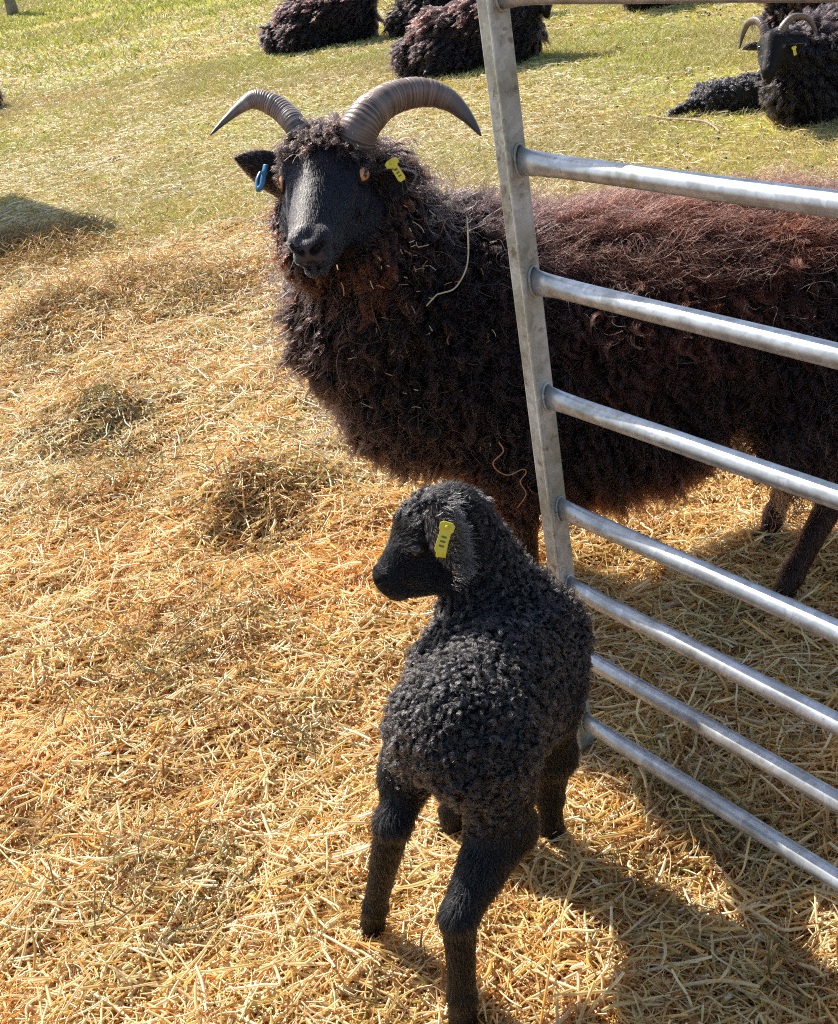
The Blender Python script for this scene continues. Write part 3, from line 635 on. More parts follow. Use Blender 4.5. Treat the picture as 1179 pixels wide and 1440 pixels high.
    c0 = np.tile([.007, .006, .008], (nh, 1)); c1 = np.tile([.016, .014, .016], (nh, 1)) * (.7 + .6 * rng.random((nh, 1)))
    c1 = c1 * (.8 + .4 * noise(lx[:, 0] * 60, lx[:, 1] * 60, 91))[:, None]
    c1 = c1 + (np.array([.15, .135, .12]) * (bridge_sheen * (.4 + .8 * rng.random(nh)))[:, None]) * (~isleg[:, None]) + np.array([.07, .065, .06]) * (mz * sstep(-.02, -.05, lx[:, 2]) * (rng.random(nh) > .5))[:, None] * (~isleg[:, None])
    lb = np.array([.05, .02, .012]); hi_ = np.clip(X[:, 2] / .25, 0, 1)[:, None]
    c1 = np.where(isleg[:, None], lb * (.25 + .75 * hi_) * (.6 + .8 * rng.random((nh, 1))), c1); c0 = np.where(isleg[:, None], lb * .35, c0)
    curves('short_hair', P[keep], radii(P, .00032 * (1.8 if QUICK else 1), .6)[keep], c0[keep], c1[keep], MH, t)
    # --- eyes
    for sg in (1, -1):
        c = q(.068, .0505 * sg, -.028); out = unit(l * sg * .72 + n * .56 + a * .25)
        eye(t, c, out, a * .9 + n * -.2, .0145, MEYE); eyelid(t, c, out, a * .9 - n * .2, .0145, MSKIN, .24)
    # --- horns
    horn(t, [q(.012, -.028, -.035), at(421, 186, 1.935), at(404, 163, 1.955), at(383, 147, 1.97), at(360, 140, 1.975), at(342, 148, 1.965), at(318, 168, 1.945), at(296, 190, 1.925)], [.0225, .0225, .0218, .0205, .018, .012, .0065, .0012], 26, paleco=(.55, .44, .35))
    horn(t, [q(.012, .028, -.035), at(506, 180, 1.925), at(523, 158, 1.95), at(552, 138, 1.98), at(592, 130, 2.0), at(628, 139, 2.0), at(656, 163, 1.985), at(677, 191, 1.965)], [.034, .034, .031, .0272, .0245, .0190, .0110, .0012], 34, flat=(1, .9))
    # --- ears and tags
    eb = q(.055, -.062, -.065); et = at(330, 222, 1.955); e1 = ear('ear', t, eb, et, np.array([0, -.25, 1.]), .074, MSKIN)
    eb2 = q(.050, .058, -.052); et2 = at(584, 246, 1.90); e2 = ear('ear', t, eb2, et2, np.array([.3, -.35, .9]), .052, MSKIN)
    # blue tag: a folded loop of plastic
    bl = [at(374, 232, 1.915), at(371, 247, 1.905), at(368, 262, 1.90), at(362, 265, 1.905), at(362, 252, 1.915), at(366, 243, 1.925)]
    V2, F2 = tube(spline(bl, 40), np.full(40, .0046), 10, flat=(1, .55)); tg_ = mesh('ear_tag', V2, F2, MTAGB, t); tg_['label'] = 'blue looped ear tag'
    V2, F2 = tube([at(372, 243, 1.90), at(372, 243, 1.93)], [.005, .005], 14); mesh('stud', V2, F2, MTAGB, tg_)
    yt = thing_tag(t, at(551, 229, 1.875), at(567, 254, 1.868), .0058, .0105); yt['label'] = 'yellow flag ear tag'
    return t, pr, q, (a, l, n)
def thing_tag(parent, c0, c1, w0, w1, view=np.array([0, -1., .4]), ink=None):
    """yellow plastic flag tag hanging from c0 to c1"""
    d = unit(c1 - c0); L = np.linalg.norm(c1 - c0); nn = unit(view - d * (view @ d)); s = np.cross(d, nn); V = []; F = []
    prof = [(-.18, w1 * .55), (-.10, w1), (.12, w1), (.2, w0), (.9, w0 * 1.05), (1.0, w0 * .7)]
    for z in (.0009, -.0009):
        for t_, hw in prof:
            V.append(c0 + d * L * t_ + s * hw + nn * z); V.append(c0 + d * L * t_ - s * hw + nn * z)
    m = len(prof) * 2
    for i in range(len(prof) - 1):
        a = i * 2; F += [(a, a + 1, a + 3, a + 2), (m + a, m + a + 2, m + a + 3, m + a + 1), (a, a + 2, m + a + 2, m + a), (a + 1, m + a + 1, m + a + 3, a + 3)]
    F += [(0, m, m + 1, 1), (m - 2, m - 1, 2 * m - 1, 2 * m - 2)]
    o = mesh('ear_tag', V, F, MTAGY, parent, False); bevel(o, .0004)
    Vs, Fs = tube([c0 + nn * .0005, c0 + nn * .0028], [.0032, .0026], 16); mesh('stud', Vs, Fs, MTAGY, o)
    V3, F3 = [], []
    for j in range(3):
        box_bm(V3, F3, c0 + d * L * (.38 + .17 * j) + nn * .0011, [s, d, nn], (w0 * .45, .0011, .0002))
    mesh('tag_mark', V3, F3, MINK, o, False)
    return o
def hoof(parent, p, d, r=.02, h=.032, split=True):
    """two pointed claws; p = fetlock end above the ground, d = forward"""
    d = unit(np.array([d[0], d[1], 0.])); s = np.array([-d[1], d[0], 0.]); V = []; F = []
    z0 = hgt(p[0], p[1]) if True else 0
    for sg in (1, -1):
        b = len(V); ns = 12; rows = 5
        for i in range(rows):
            t = i / (rows - 1); zz = (z0 + .0) * (1 - t) + (z0 + h) * t
            for j in range(ns):
                a = 2 * np.pi * j / ns; rx = r * (.95 - .25 * t) * (1.25 if np.cos(a) > 0 else .75); ry = r * .52 * (1 - .12 * t)
                V.append(np.array([p[0], p[1], 0]) + d * (np.cos(a) * rx + r * .35 * (1 - t)) + s * (sg * r * .50 + np.sin(a) * ry) + np.array([0, 0, zz]))
        for i in range(rows - 1):
            for j in range(ns): F.append((b + i * ns + j, b + i * ns + (j + 1) % ns, b + (i + 1) * ns + (j + 1) % ns, b + (i + 1) * ns + j))
        F.append(tuple(b + j for j in range(ns))[::-1]); F.append(tuple(b + (rows - 1) * ns + j for j in range(ns)))
    return mesh('hoof', V, F, MHOOF, parent)
EWE, EP, EQ, EAX = build_ewe()
for p in ((.585, 1.78), (.63, 1.99), (.155, 1.91), (.095, 2.105)): hoof(EWE, p, (-.97, -.1), .023, .04)

# ------------------------------------------------------------------ lamb
LB = np.array([-.02, 1.2, 0.])
def build_lamb():
    t = thing('lamb', tuple(LB), 'small curly black lamb standing in front of the hurdle looking left', 'lamb')
    W = dict(hair=.013, kind=1.); SL = dict(hair=.0075, kind=2.); MW = dict(hair=.011, kind=1.); pr = []
    def S(a, b, ra, rb, k=.04, tag=W): pr.append(dict(seg=(a, b, ra, rb), k=k, tag=tag))
    rp, md, sh = at(655, 1020, 1.13), at(705, 965, 1.22), at(750, 905, 1.32)
    S(rp, md, .050, .053); S(md, sh, .053, .049)
    S(rp + UZ * .015, sh + UZ * .02, .045, .042, .05); S(at(762, 995, 1.27), at(700, 1050, 1.18), .040, .038, .05)
    S(sh, at(700, 862, 1.34), .056, .052, .05); S(at(700, 862, 1.34), at(664, 785, 1.352), .055, .049, .04, dict(hair=.0115, kind=.85))
    S(at(662, 905, 1.36), at(642, 955, 1.26), .044, .044, .05); S(at(642, 955, 1.26), at(612, 1025, 1.17), .044, .038, .05)
    S(at(652, 1045, 1.11), at(655, 1075, 1.10), .040, .032, .04)
    def leg(pts, r, k=.02):
        for i in range(len(pts) - 1): S(pts[i], pts[i + 1], r[i], r[i + 1], (.04, .02, .012, .01)[i], MW if i == 0 else SL)
    leg([at(606, 1015, 1.16), at(575, 1085, 1.20), at(553, 1158, 1.165), at(528, 1275, 1.205), at(522, 1315, 1.218)], (.038, .029, .0180, .0145, .0165))
    leg([at(690, 1050, 1.12), at(705, 1165, 1.12), at(646, 1288, 1.055), at(650, 1400, 1.045), at(652, 1445, 1.05)], (.051, .035, .0185, .0155, .0175))
    leg([at(765, 970, 1.30), at(776, 1060, 1.31), at(774, 1120, 1.322), at(775, 1165, 1.325), at(782, 1188, 1.33)], (.042, .028, .0170, .015, .0175))
    leg([at(690, 1000, 1.36), at(655, 1080, 1.36), at(638, 1140, 1.362), at(634, 1175, 1.36), at(634, 1192, 1.362)], (.045, .028, .0175, .015, .0165))
    # head, turned left
    O = at(668, 706, 1.355); N = at(519, 792, 1.305)
    a = unit(N - O); Lh = np.linalg.norm(N - O); lat = unit(np.array([-.25, -1., .0])); l = unit(lat - a * (lat @ a)); n = np.cross(l, a)
    if n[2] < 0: n = -n
    k = Lh / .15; ax = np.array([a, l, n]); H = dict(hair=.0065, kind=0.); HW = dict(hair=.012, kind=.5)
    def q(s_, l_, n_): return O + (a * s_ + l * l_ + n * n_) * k
    def E(c, r, kk=.015, cut=False, tag=H): pr.append(dict(ell=(q(*c), ax, np.array(r) * k), k=kk, cut=cut, tag=tag))
    E((.042, 0, -.014), (.054, .044, .052), .03, tag=HW)
    E((.066, 0, .002), (.038, .037, .036), .02, tag=dict(hair=.009, kind=.6))
    pr.append(dict(seg=(q(.085, 0, -.012), q(.134, 0, -.027), .033 * k, .0200 * k), k=.018, tag=H))
    pr.append(dict(seg=(q(.05, 0, -.060), q(.125, 0, -.046), .032 * k, .017 * k), k=.025, tag=H))
    for sg in (1, -1):
        E((.088, .025 * sg, .004), (.016, .011, .009), .008)
        E((.102, .022 * sg, -.032), (.02, .011, .012), .01)
        E((.140, .009 * sg, -.026), (.011, .010, .011), .006)
        E((.141, .007 * sg, -.040), (.011, .010, .008), .004)
    E((.132, 0, -.050), (.012, .012, .009), .008)
    for sg in (1, -1):
        pr.append(dict(seg=(q(.151, .007 * sg, -.024), q(.142, .0190 * sg, -.020), .0030, .0022), cut=True, k=.002))
        pr.append(dict(seg=(q(.152, 0, -.0445), q(.120, .024 * sg, -.045), .0013, .0012), cut=True, k=.002))
        pr.append(dict(ell=(q(.095, .0370 * sg, -.002), ax, np.array((.011, .007, .007)) * k), cut=True, k=.003))
    hc = q(.09, 0, -.03)
    xs = axis(-.24, .24, (hc[0] - .08, hc[0] + .09), .006, .0022); ys = axis(.98, 1.48, (hc[1] - .06, hc[1] + .06), .006, .0022); zs = axis(-.0, .68, (hc[2] - .07, hc[2] + .08), .006, .0022)
    V, Q = nets(pr, xs, ys, zs); tg = blend_tags(V, pr, ('hair', 'kind'), .008); hl, kd = tg[:, 0], tg[:, 1]
    mesh('body', V, Q, MSKIN, t, True, {'col': np.tile([.009, .008, .009], (len(V), 1))})
    # curls
    NS = 34000 if QUICK else 170000
    cw_ = lambda p, kk: sstep(.22, .40, p[:, 2] + .06 * (noise(p[:, 0] * 30, p[:, 1] * 30, 61) - .5)) * np.clip(1.3 - np.abs(kk - 1) * 2.0, 0, 1)
    wl = cw_(V, kd); X = sample(V, Q, NS, wl + .003); tX = blend_tags(X, pr, ('hair', 'kind'), .008); L = (.006 + .0078 * cw_(X, tX[:, 1])) * (.8 + .5 * noise(X[:, 0] * 40, X[:, 1] * 40, 64))
    hd = np.array([.5, .87, .0])
    def comb(S_, N_):
        c = np.tile(-hd * .9, (len(S_), 1)); c += rng.normal(0, .35, c.shape); lo_ = sstep(.34, .22, S_[:, 2])[:, None]; return c * (1 - .8 * lo_) + np.array([0, 0, -2.2]) * lo_
    P, li = grow(pr, X, L * (.8 + .3 * rng.random(NS)), max(300, NS // 24), K=11, lift=.34, comb=comb, droop=.5, curl=.0032, waves=1.7, clump=.74, frizz=.0009, spread=.6)
    lr = rng.random(li.max() + 1)[li][:, None]
    base = np.tile([.006, .0055, .006], (NS, 1)) * (1 + .8 * rng.random((NS, 1))); tip = np.tile([.024, .0215, .0215], (NS, 1)) * (.2 + 1.5 * lr)
    curves('curly_wool', P, radii(P, .00032 * (2.2 if QUICK else 1), .6), base, tip, MHL, t)
    nh = 40000 if QUICK else 170000; sw = 1.15 - wl; X = sample(V, Q, nh, sw + .001); nn = fnormal(X, pr, .0008); lx = (X - O) @ ax.T / k
    hdm = np.linalg.norm(X - q(.06, 0, -.01), axis=1) < .115; isb = ~hdm
    nz_ = (noise(X[:, 0] * 55, X[:, 2] * 55, 62) - .5)[:, None]; nz2 = (noise(X[:, 1] * 70 + X[:, 0] * 20, X[:, 2] * 70, 63) - .5)[:, None]
    cdir = np.where(isb[:, None], np.array([0, 0, -1.]) + np.array([1., .2, 0]) * nz_ * 1.6 * sstep(.12, .3, X[:, 2:3]), -a * .75 + np.array([0, 0, -.1]) + l * nz_ * 1.2); cdir = cdir - nn * (cdir * nn).sum(1)[:, None]
    dd = unit(unit(cdir) + nn * (.24 - .16 * sstep(.22, .12, X[:, 2:3]) * isb[:, None] + .7 * nz2 * sstep(.12, .3, X[:, 2:3])) + rng.normal(0, .15, (nh, 3))); Lh_ = np.where(isb, .016, .0095 * (1 - .6 * sstep(.11, .135, lx[:, 0])) + .006 * sstep(.07, .03, lx[:, 0])) * (.6 + .8 * rng.random(nh)) * np.where(X[:, 2] < .16, .75, 1)
    keep = (lx[:, 0] < .148) | isb
    for sg in (1, -1): keep &= np.linalg.norm(lx - np.array([.095, .034 * sg, -.002]), axis=1) > .012
    tt = np.linspace(0, 1, 4); P = X[:, None] + dd[:, None] * (Lh_[:, None] * tt[None])[..., None] + nn[:, None] * (-Lh_[:, None] * .25 * tt[None] ** 2)[..., None]
    c0 = np.tile([.005, .0045, .005], (nh, 1)); c1 = np.tile([.008, .0075, .008], (nh, 1)) * (.4 + .8 * rng.random((nh, 1))); c0 = c0 * .6
    curves('short_hair', P[keep], radii(P, .00034 * (1.8 if QUICK else 1), .6)[keep], c0[keep], c1[keep], MH, t)
    for sg in (1, -1):
        c = q(.095, .0285 * sg, -.002); out = unit(l * sg * .93 + a * .3 + n * .1)
        e = eye(t, c, out, a, .0105, MEYED); eyelid(t, c, out, a, .0105, MSKIN, .13)
    # ears: the near one folds back, curly-haired
    for sg in (1, -1):
        eb = q(.046, .040 * sg, -.012); et = eb + (l * sg * .024 - a * .026 + n * -.052); eb, et = (eb, et) if sg < 0 else (at(626, 706, 1.282), at(652, 810, 1.246)); e = ear('ear', t, eb, et, a * (1. if sg > 0 else -1.), .050, MSKIN, .5, .0035)
        if sg == 1:
            NE = e; Xe = eb[None] + (et - eb)[None] * rng.random((900, 1)) + (-a * .5 + n * .2)[None] * rng.normal(0, .014, (900, 1)); dn_ = unit(l * sg + rng.normal(0, .4, (900, 3)) - a * .8 + n * -.4)
            tt = np.linspace(0, 1, 5); Pe = Xe[:, None] + dn_[:, None] * (tt * .014)[None, :, None] + rng.normal(0, .0012, (900, 5, 3)) * tt[None, :, None]
            curves('ear_fringe', Pe, radii(Pe, .0004), np.tile([.014, .012, .012], (900, 1)), np.tile([.10, .09, .085], (900, 1)), MHL, e)
    y2 = thing_tag(t, at(633, 777, 1.285), at(621, 771, 1.287), .004, .004, np.array([0, -1., .35])) if False else None
    tg1 = thing_tag(t, at(629, 741, 1.244), at(618, 778, 1.236), .0066, .0088, np.array([-.1, -1., .35])); tg1['label'] = 'yellow rectangular ear tag'
    c0 = at(622, 760, 1.254); V2, F2 = [], []; d = unit(at(618, 782, 1.254) - c0); nn_ = unit(np.array([0, -1., .3])); nn_ = unit(nn_ - d * (nn_ @ d)); box_bm(V2, F2, at(622, 772, 1.254), [np.cross(d, nn_), d, nn_], (.0058, .011, .0008)); bevel(mesh('ear_tag_back', V2, F2, MTAGY, t, False), .0005)
    for p, dd_ in (((-.162, 1.226), (.5, .87)), ((-.060, 1.066), (.4, .9)), ((.107, 1.334), (.5, .87)), ((-.040, 1.366), (.3, .95))): hoof(t, p, dd_, .0145, .024)
    # short woolly tail
    return t
MEYED = mat('dark_eye_gloss', (.02, .015, .015), .06, 0, .6)
LAMB = build_lamb()

# ------------------------------------------------------------------ sheep lying in the pasture
DARKH = (.16, .12, .10)
def lying_sheep(loc, heading, label, headang=0., headpitch=25, seed=0, rust=.4, n=9000, horns=True, name='sheep', scale=1.0, rad=.0022, neck=1.0, tagside=0, cat='sheep', L0=.085, hornmat=None, headfwd=True, group='black sheep resting in the pasture', curly=.012, legs=False, stand=False):
    t = thing(name, tuple(loc), label, cat, group); s = scale; ca, sa = math.cos(heading), math.sin(heading); lo = np.array(loc)
    def w_(p): p = np.array(p, float) * s; return lo + np.array([p[0] * ca - p[1] * sa, p[0] * sa + p[1] * ca, p[2]])
    W = dict(hair=L0 * s, kind=1.); pr = []
    def S(a_, b_, ra, rb, k=.06, tag=W): pr.append(dict(seg=(w_(a_), w_(b_), ra * s, rb * s), k=k * s, tag=tag))
    dz = .33 if stand else 0.
    S((-.38, 0, .13 + dz), (-.20, 0, .20 + dz), .10, .145); S((-.20, 0, .20 + dz), (.05, 0, .235 + dz), .145, .165); S((.05, 0, .235 + dz), (.24, 0, .22 + dz), .165, .13); S((-.3, .0, .09 + dz), (.2, 0, .10 + dz), .12, .13)
    S((.24, 0, .14 + dz), (.30, 0, .16 + dz), .13, .11); S((.24, 0, .26 + dz), (.34, 0, .40 * neck + dz), .13, .09); S((.34, 0, .40 * neck + dz), (.38, .0, .47 * neck + dz), .085, .07, .04, dict(hair=L0 * .7 * s, kind=1.))
    for sg in (1, -1):
        if stand:
            for x_ in (-.3, .2): S((x_, .09 * sg, .35), (x_, .09 * sg, .22), .06, .03, .04, dict(hair=.03, kind=2.)); S((x_, .09 * sg, .22), (x_, .09 * sg, .02), .025, .02, .01, dict(hair=.01, kind=0.))
        else:
            S((-.22, .13 * sg, .14), (-.05, .15 * sg, .07), .10, .05, .05); S((.20, .08 * sg, .08), (.31, .06 * sg, .05), .05, .035, .03, dict(hair=.04, kind=2.))
    ha = heading + headang; hp_ = math.radians(headpitch)
    fwd = np.array([math.cos(ha) * math.cos(hp_), math.sin(ha) * math.cos(hp_), -math.sin(hp_)]); O = w_((.45, 0, .575 * neck + dz)); N = O + fwd * .22 * s
    lat = np.array([-math.sin(ha), math.cos(ha), 0.]); L = .22 * s; a = fwd; l = lat; n_ = np.cross(a, l)
    hp, q, (a, l, nn0), k = head_prims(O, N, lat, hair=.008, lamb=True)
    # keep the bridge normal upwards
    if nn0[2] < 0:
        hp, q, (a, l, nn0), k = head_prims(O, N, -lat, hair=.008, lamb=True)
    pr += hp
    pr.append(dict(seg=(q(.02, 0, -.06), w_((.38, 0, .46 * neck + dz)), .05 * s, .07 * s), k=.04, tag=dict(hair=L0 * .35 * s, kind=1.)))
    lim = .62 * s; V, Q = nets(pr, axis(lo[0] - lim, lo[0] + lim, None, .016), axis(lo[1] - lim, lo[1] + lim, None, .016), axis(-.03, (.8 + dz) * s, None, .013))
    mesh('body', V, Q, MSKIN, t, True, {'col': np.tile([.010, .008, .008], (len(V), 1))})
    n = n // 3 if QUICK else int(n * 1.8)
    hl = blend_tags(V, pr, ('hair', 'kind'), .012)[:, 0]; X = sample(V, Q, n, np.where(hl > .02, 1, .45) * (V[:, 2] > .01)); L = blend_tags(X, pr, ('hair', 'kind'), .012)[:, 0]; L = L * (.12 + .88 * sstep(.04, .17, np.linalg.norm(X - q(.12, 0, -.0), axis=1) / s))
    bk = np.array([-ca, -sa, 0.])
    P, li = grow(pr, X, L * 1.15, max(60, n // 18), K=9, lift=.18, comb=lambda S_, N_: np.tile(bk * .7, (len(S_), 1)), droop=1.1, curl=curly * s, waves=1.7, clump=.78, frizz=.004 * s, spread=.22, ground=float(hgt(lo[0], lo[1])))
    lr = rng.random(li.max() + 1)[li][:, None]; zz = np.clip((X[:, 2:3] - lo[2]) / (.4 * s), 0, 1)
    base = np.tile([.010, .008, .009], (n, 1)); tip = np.tile([.028, .018, .019], (n, 1)) * (.5 + lr); ru = np.array([.11, .05, .035]); tip = tip * .42; ru = ru * np.array([.7, .5, .45]); f = np.clip(rust * sstep(.45, .95, zz) * (.3 + .9 * lr), 0, 1)
    tip = tip * (1 - f) + ru * f
    curves('fleece', P, radii(P, rad * .72 * s, .6), base, tip, MH, t)
    if horns:
        for sg in (1, -1):
            c = [q(.015, .026 * sg, -.03), q(-.025, .045 * sg, .0), q(-.075, .085 * sg, .005), q(-.105, .14 * sg, -.04), q(-.085, .175 * sg, -.10), q(-.03, .185 * sg, -.125)]
            horn(t, c, [.021 * s, .021 * s, .018 * s, .015 * s, .010 * s, .003], 14, hornmat, paleco=DARKH)
    for sg in (1, -1):
        eb = q(.05, .05 * sg, -.05); et = eb + (l * sg * .09 - a * .015 - nn0 * .01) * s; ear('ear', t, eb, et, nn0, .045 * s, MSKIN)
        out = unit(l * sg * .9 + nn0 * .3); ey = eye(t, q(.068, .0535 * sg, -.027), out, a, .013 * s, MEYED)
        if tagside == sg:
            tg = thing_tag(t, eb + l * sg * .04 * s + np.array([0, -.012, -.005]), eb + l * sg * .045 * s + np.array([0, -.012, -.035]), .006, .010); tg['label'] = 'yellow ear tag'
    return t, q
def G(u, v): p = ground_at(u, v); return (p[0], p[1], float(hgt(p[0], p[1])))
R_ = math.radians
rng = np.random.default_rng(21)
gA = ground_at(462, 66); gB = ground_at(672, 96); gG = ground_at(640, 40); gC = ground_at(1185, 150); gD = ground_at(955, 6); gE = ground_at(1195, 66); gF = ground_at(-86, 166)
if QUICK != '2': pass
lying_sheep((gA[0], gA[1], 0), R_(-8), 'black sheep lying at far left of the resting group, rump to the left', headang=R_(35), seed=1, rust=.35, headpitch=20, neck=.85)
lying_sheep((gB[0], gB[1], 0), R_(-12), 'long haired black sheep lying behind the top of the hurdle post, facing the camera', headang=R_(-82), headpitch=42, seed=2, rust=.5, neck=.76)
lying_sheep((gG[0], gG[1], 0), R_(8), 'black sheep lying furthest back, mostly hidden behind two others', headang=R_(20), seed=3, rust=.1, horns=False)
lying_sheep((gC[0], gC[1], 0), R_(-150), 'horned black ewe lying at the right with stretched lamb against her chest', headang=R_(30), headpitch=38, seed=4, rust=.1, rad=.0016, n=18000, tagside=1, neck=.72, scale=.95)
lying_sheep((gD[0], gD[1], 0), R_(185), 'dark sheep lying at the top edge of the pasture, only its underside showing', seed=5, rust=.2, n=6000)
lying_sheep((gE[0], gE[1], 0), R_(170), 'brown curly fleeced sheep lying behind the horned ewe at the right', seed=6, rust=1.3, n=12000, curly=.02, headang=R_(-160), horns=False)
lying_sheep((gF[0], gF[1], 0), R_(178), 'rusty brown sheep lying at the left edge of the pasture', seed=7, rust=1.0, n=7000)
def small_lamb():
    g = ground_at(1010, 162); t = thing('lamb', (g[0], g[1], 0), 'black lamb lying stretched out with hind legs beside the horned ewe at right', 'lamb'); b = np.array([g[0], g[1], 0.])
    W = dict(hair=.016, kind=1.); pr = []
    def S(a_, b_, ra, rb, k=.03, tag=W): pr.append(dict(seg=(a_, b_, ra, rb), k=k, tag=tag))
    p0 = ground_at(1065, 150) + UZ * .07; p1 = ground_at(1010, 155) + UZ * .06; S(p0, p1, .075, .062)
    h1 = ground_at(990, 152) + UZ * .055; k1 = ground_at(978, 158) + UZ * .04; f1 = ground_at(945, 166) + UZ * .02; S(p1, h1, .06, .05); S(h1, ground_at(975, 148) + UZ * .06, .045, .028, .02); S(h1, k1, .045, .026, .02); S(k1, f1, .022, .014, .01)
    lo = np.min([p0, p1, f1], 0) - .14; hi = np.max([p0, p1, f1], 0) + .14; V, Q = nets(pr, axis(lo[0], hi[0], None, .009), axis(lo[1], hi[1], None, .009), axis(-.04, .25, None, .009))
    mesh('body', V, Q, MSKIN, t, True, {'col': np.tile([.010, .009, .009], (len(V), 1))}); n = 5000; X = sample(V, Q, n, np.ones(len(V)))
    P, li = grow(pr, X, np.full(n, .016), 500, K=7, lift=.6, droop=.3, curl=.005, waves=1.3, clump=.75, frizz=.002, spread=.5, ground=0.)
    curves('curly_wool', P, radii(P, .0013), np.tile([.010, .009, .010], (n, 1)), np.tile([.03, .026, .028], (n, 1)) * (.4 + 1.2 * rng.random((li.max() + 1, 1))[li]), MHL, t)
    hoof(t, f1, (-1, -.2), .014, .024)
small_lamb()

# ------------------------------------------------------------------ pasture furniture and bits
MWOOD = mat('weathered_wood', (.22, .20, .15), .8, noise_amt=(9, (.11, .09, .06)), bump=(40, .6, .01))
MWOODG = mat('greened_wood', (.34, .33, .20), .8, noise_amt=(9, (.22, .2, .12)), bump=(40, .6, .01))
def fence_post(u, v, r, h, m, label):
    g = ground_at(u, v); pts = [np.array([g[0], g[1], z]) + np.array([.01 * math.sin(z * 4), .008 * math.cos(z * 3), 0]) for z in np.linspace(-.05, h, 14)]
    V, F = tube(pts, r * (1 + .05 * np.sin(np.arange(14) * 1.7)), 18); V = V + rng.normal(0, r * .02, V.shape)
    t = thing('fence_post', (g[0], g[1], 0), label, 'fence post'); mesh('shaft', V, F, m, t, False)
    V, F = tube([pts[-1], pts[-1] + UZ * .03], [r * .98, r * .5], 18); mesh('cap', V, F, m, t, False)
fence_post(19, 22, .085, 1.35, MWOOD, 'dark round wooden post at the far left corner of the pasture')
fence_post(1092, 22, .06, 1.3, MWOODG, 'pale green wooden post behind the brown curly sheep')
MTWIG = mat('dry_twig', (.42, .30, .20), .7, noise_amt=(60, (.25, .16, .1)))
def stalk(name, pts, r, m, label, cat, n=40, parent=None, group=None):
    P = spline(pts, n); V, F = tube(P, r * np.linspace(1, .7, n), 8); o = mesh(name, V, F, m, parent)
    if parent is None: props(o, label, cat, group)
    return o
def g3(u, v, z=.012): p = ground_at(u, v, 0); return np.array([p[0], p[1], float(hgt(p[0], p[1])) + z])
tw = thing('twig', tuple(g3(980, 172)), 'forked dry twig on the grass in front of the stretched lamb', 'twig')
stalk('stem', [g3(910, 164), g3(935, 168), g3(960, 171), g3(990, 174), g3(1004, 180), g3(1012, 188)], .006, MTWIG, '', '', parent=tw)
stalk('side_shoot', [g3(990, 174), g3(1005, 178), g3(1018, 182)], .004, MTWIG, '', '', parent=tw)
MSTK = mat('dry_stalk', (.62, .52, .33), .5, noise_amt=(80, (.5, .4, .22)))
MSTO = mat('orange_stalk', (.42, .17, .06), .5, noise_amt=(80, (.5, .25, .1)))
stalk('grass_stem', [at(657, 305, 1.86), at(659, 350, 1.845), at(655, 380, 1.84), at(640, 405, 1.835), at(622, 412, 1.83), at(614, 415, 1.83), at(600, 430, 1.83)], .0013, MSTK, 'long pale bent grass stem caught in the ewe\'s neck wool', 'grass stem')
stalk('grass_stem', [at(702, 622, 1.80), at(708, 635, 1.80), at(694, 650, 1.80), at(700, 662, 1.80), at(716, 668, 1.80), at(735, 660, 1.80), at(740, 665, 1.80), at(732, 678, 1.80), at(740, 695, 1.80), at(728, 714, 1.80)], .0010, MSTO, 'kinked orange grass stem hanging on the ewe\'s lower shoulder wool beside the post', 'grass stem', 90)
def flecks():
    n = 190; u = rng.uniform(470, 700, n); v = rng.uniform(280, 640, n); P = []; keep = []
    X = np.array([at(a_, b_, 1.0) for a_, b_ in zip(u, v)]); O_ = np.array([0, 0, CAMH]); D_ = unit(X - O_); tt = np.full(n, 1.5)
    for _ in range(40): tt = tt + np.maximum(field((O_ + D_ * tt[:, None]).astype(np.float32), EP) - .038, .0) * .9
    H = O_ + D_ * tt[:, None]; ok = tt < 2.6; ok &= rng.random(n) < np.exp(-((u - 560) / 70) ** 2 - ((v - 370) / 130) ** 2) + .12
    ok &= np.linalg.norm(H - EQ(.11, 0, -.03), axis=1) > .125; H = H[ok]; m = len(H); d = unit(rng.normal(0, 1, (m, 3)) * [1, .4, 1]); L = .005 + .020 * rng.random(m) ** 2; t = np.linspace(-.5, .5, 5)
    P = H[:, None] + d[:, None] * (L[:, None] * t)[..., None] + rng.normal(0, .2, (m, 1, 3)) * (L[:, None] * (t * t - .2))[..., None]
    c = np.array([(.6, .45, .22), (.5, .25, .08), (.7, .6, .4)])[rng.integers(0, 3, m)]
    o = curves('hay_flecks', P, np.full((m, 5), .00065), c, c, MSTRAW); props(o, "tiny bits of hay caught in the wool of the ewe's cheek and neck", 'hay', kind='stuff')
flecks()
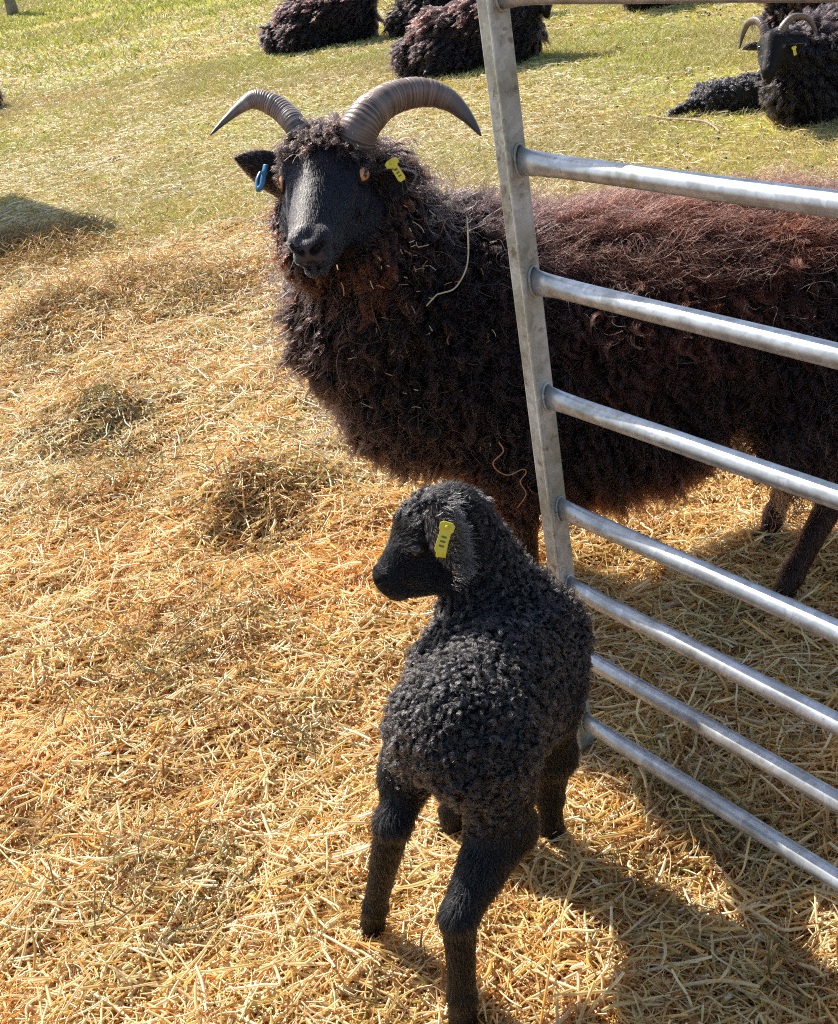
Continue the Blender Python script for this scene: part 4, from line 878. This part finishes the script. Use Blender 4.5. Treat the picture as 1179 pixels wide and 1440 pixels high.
def droppings():
    n = 2600; cl = rng.random((60, 2)); y = 2.6 + 11 * cl[:, 1] ** 1.3; x = -.28 * y + (.70 * y) * cl[:, 0]; k = rng.integers(0, 60, n); far = rng.random(n) < .55
    px_ = np.where(far, -.3 * 9 + 9 * rng.random(n) - .5, x[k] + rng.normal(0, .07, n)); py = np.where(far, 3.2 + 9 * rng.random(n), y[k] + rng.normal(0, .07, n)); V = []; F = []
    ns = 6
    for i in range(n):
        r_ = .0045 + .004 * rng.random(); z = float(hgt(px_[i], py[i])) + r_ * .6; b = len(V); ang = rng.random() * 6.28; e = 1.0 + .6 * rng.random()
        ca, sa = math.cos(ang), math.sin(ang)
        for zz, rr in ((-.9, .45), (-.3, 1.), (.4, .95), (.95, .4)):
            for j in range(ns):
                a = 6.283 * j / ns; lx, ly = math.cos(a) * rr * r_ * e, math.sin(a) * rr * r_; V.append((px_[i] + lx * ca - ly * sa, py[i] + lx * sa + ly * ca, z + zz * r_ * .8))
        for q in range(3):
            for j in range(ns): F.append((b + q * ns + j, b + q * ns + (j + 1) % ns, b + (q + 1) * ns + (j + 1) % ns, b + (q + 1) * ns + j))
        F.append(tuple(b + 3 * ns + j for j in range(ns)))
    o = mesh('droppings', V, F, mat('dung', (.025, .018, .010), .6), None); props(o, 'small dark sheep droppings dotted over the pasture and hay', 'dung', kind='stuff')
droppings()
# added roof out of view, shaped to throw the shadow patch on the grass
def shadow_caster():
    c = np.array([-2.1, 7.9, 0.]); t = thing('added_shade_roof', (-3.1, 8.3, 0), 'added tin roof on wooden posts, out of view, placed to cast a shadow patch', 'shadow_caster')
    d1 = unit(np.array([-.50, .85, 0.])); d2 = unit(np.array([-.96, -.62, 0.])); V, F = [], []
    top = np.array([-2.15, 7.07, 2.0]); q4 = [top, top + d1 * 1.5, top + d1 * 1.5 + d2 * 1.9, top + d2 * 1.9]
    V = [p for p in q4] + [p + UZ * .03 for p in q4]; F = [(0, 1, 2, 3), (7, 6, 5, 4), (0, 4, 5, 1), (1, 5, 6, 2), (2, 6, 7, 3), (3, 7, 4, 0)]
    mesh('roof', V, F, MGP, t, False)
    for f1, f2 in ((.12, .85), (.12, 1.8), (1.0, .85), (1.0, 1.8)):
        p = top + d1 * f1 + d2 * f2; V, F = tube([np.array([p[0], p[1], -.02]), np.array([p[0], p[1], 1.995])], [.045, .045], 12); mesh('post', V, F, MWOOD, t, False)
    for z in (.35, .6, .85):
        V, F = [], []; p = top + d1 * .12 + d2 * 1.12; box_bm(V, F, np.array([p[0], p[1], z]), [d2, np.cross(UZ, d2), UZ], (.45, .012, .05)); mesh('board', V, F, MWOOD, t, False)
shadow_caster()
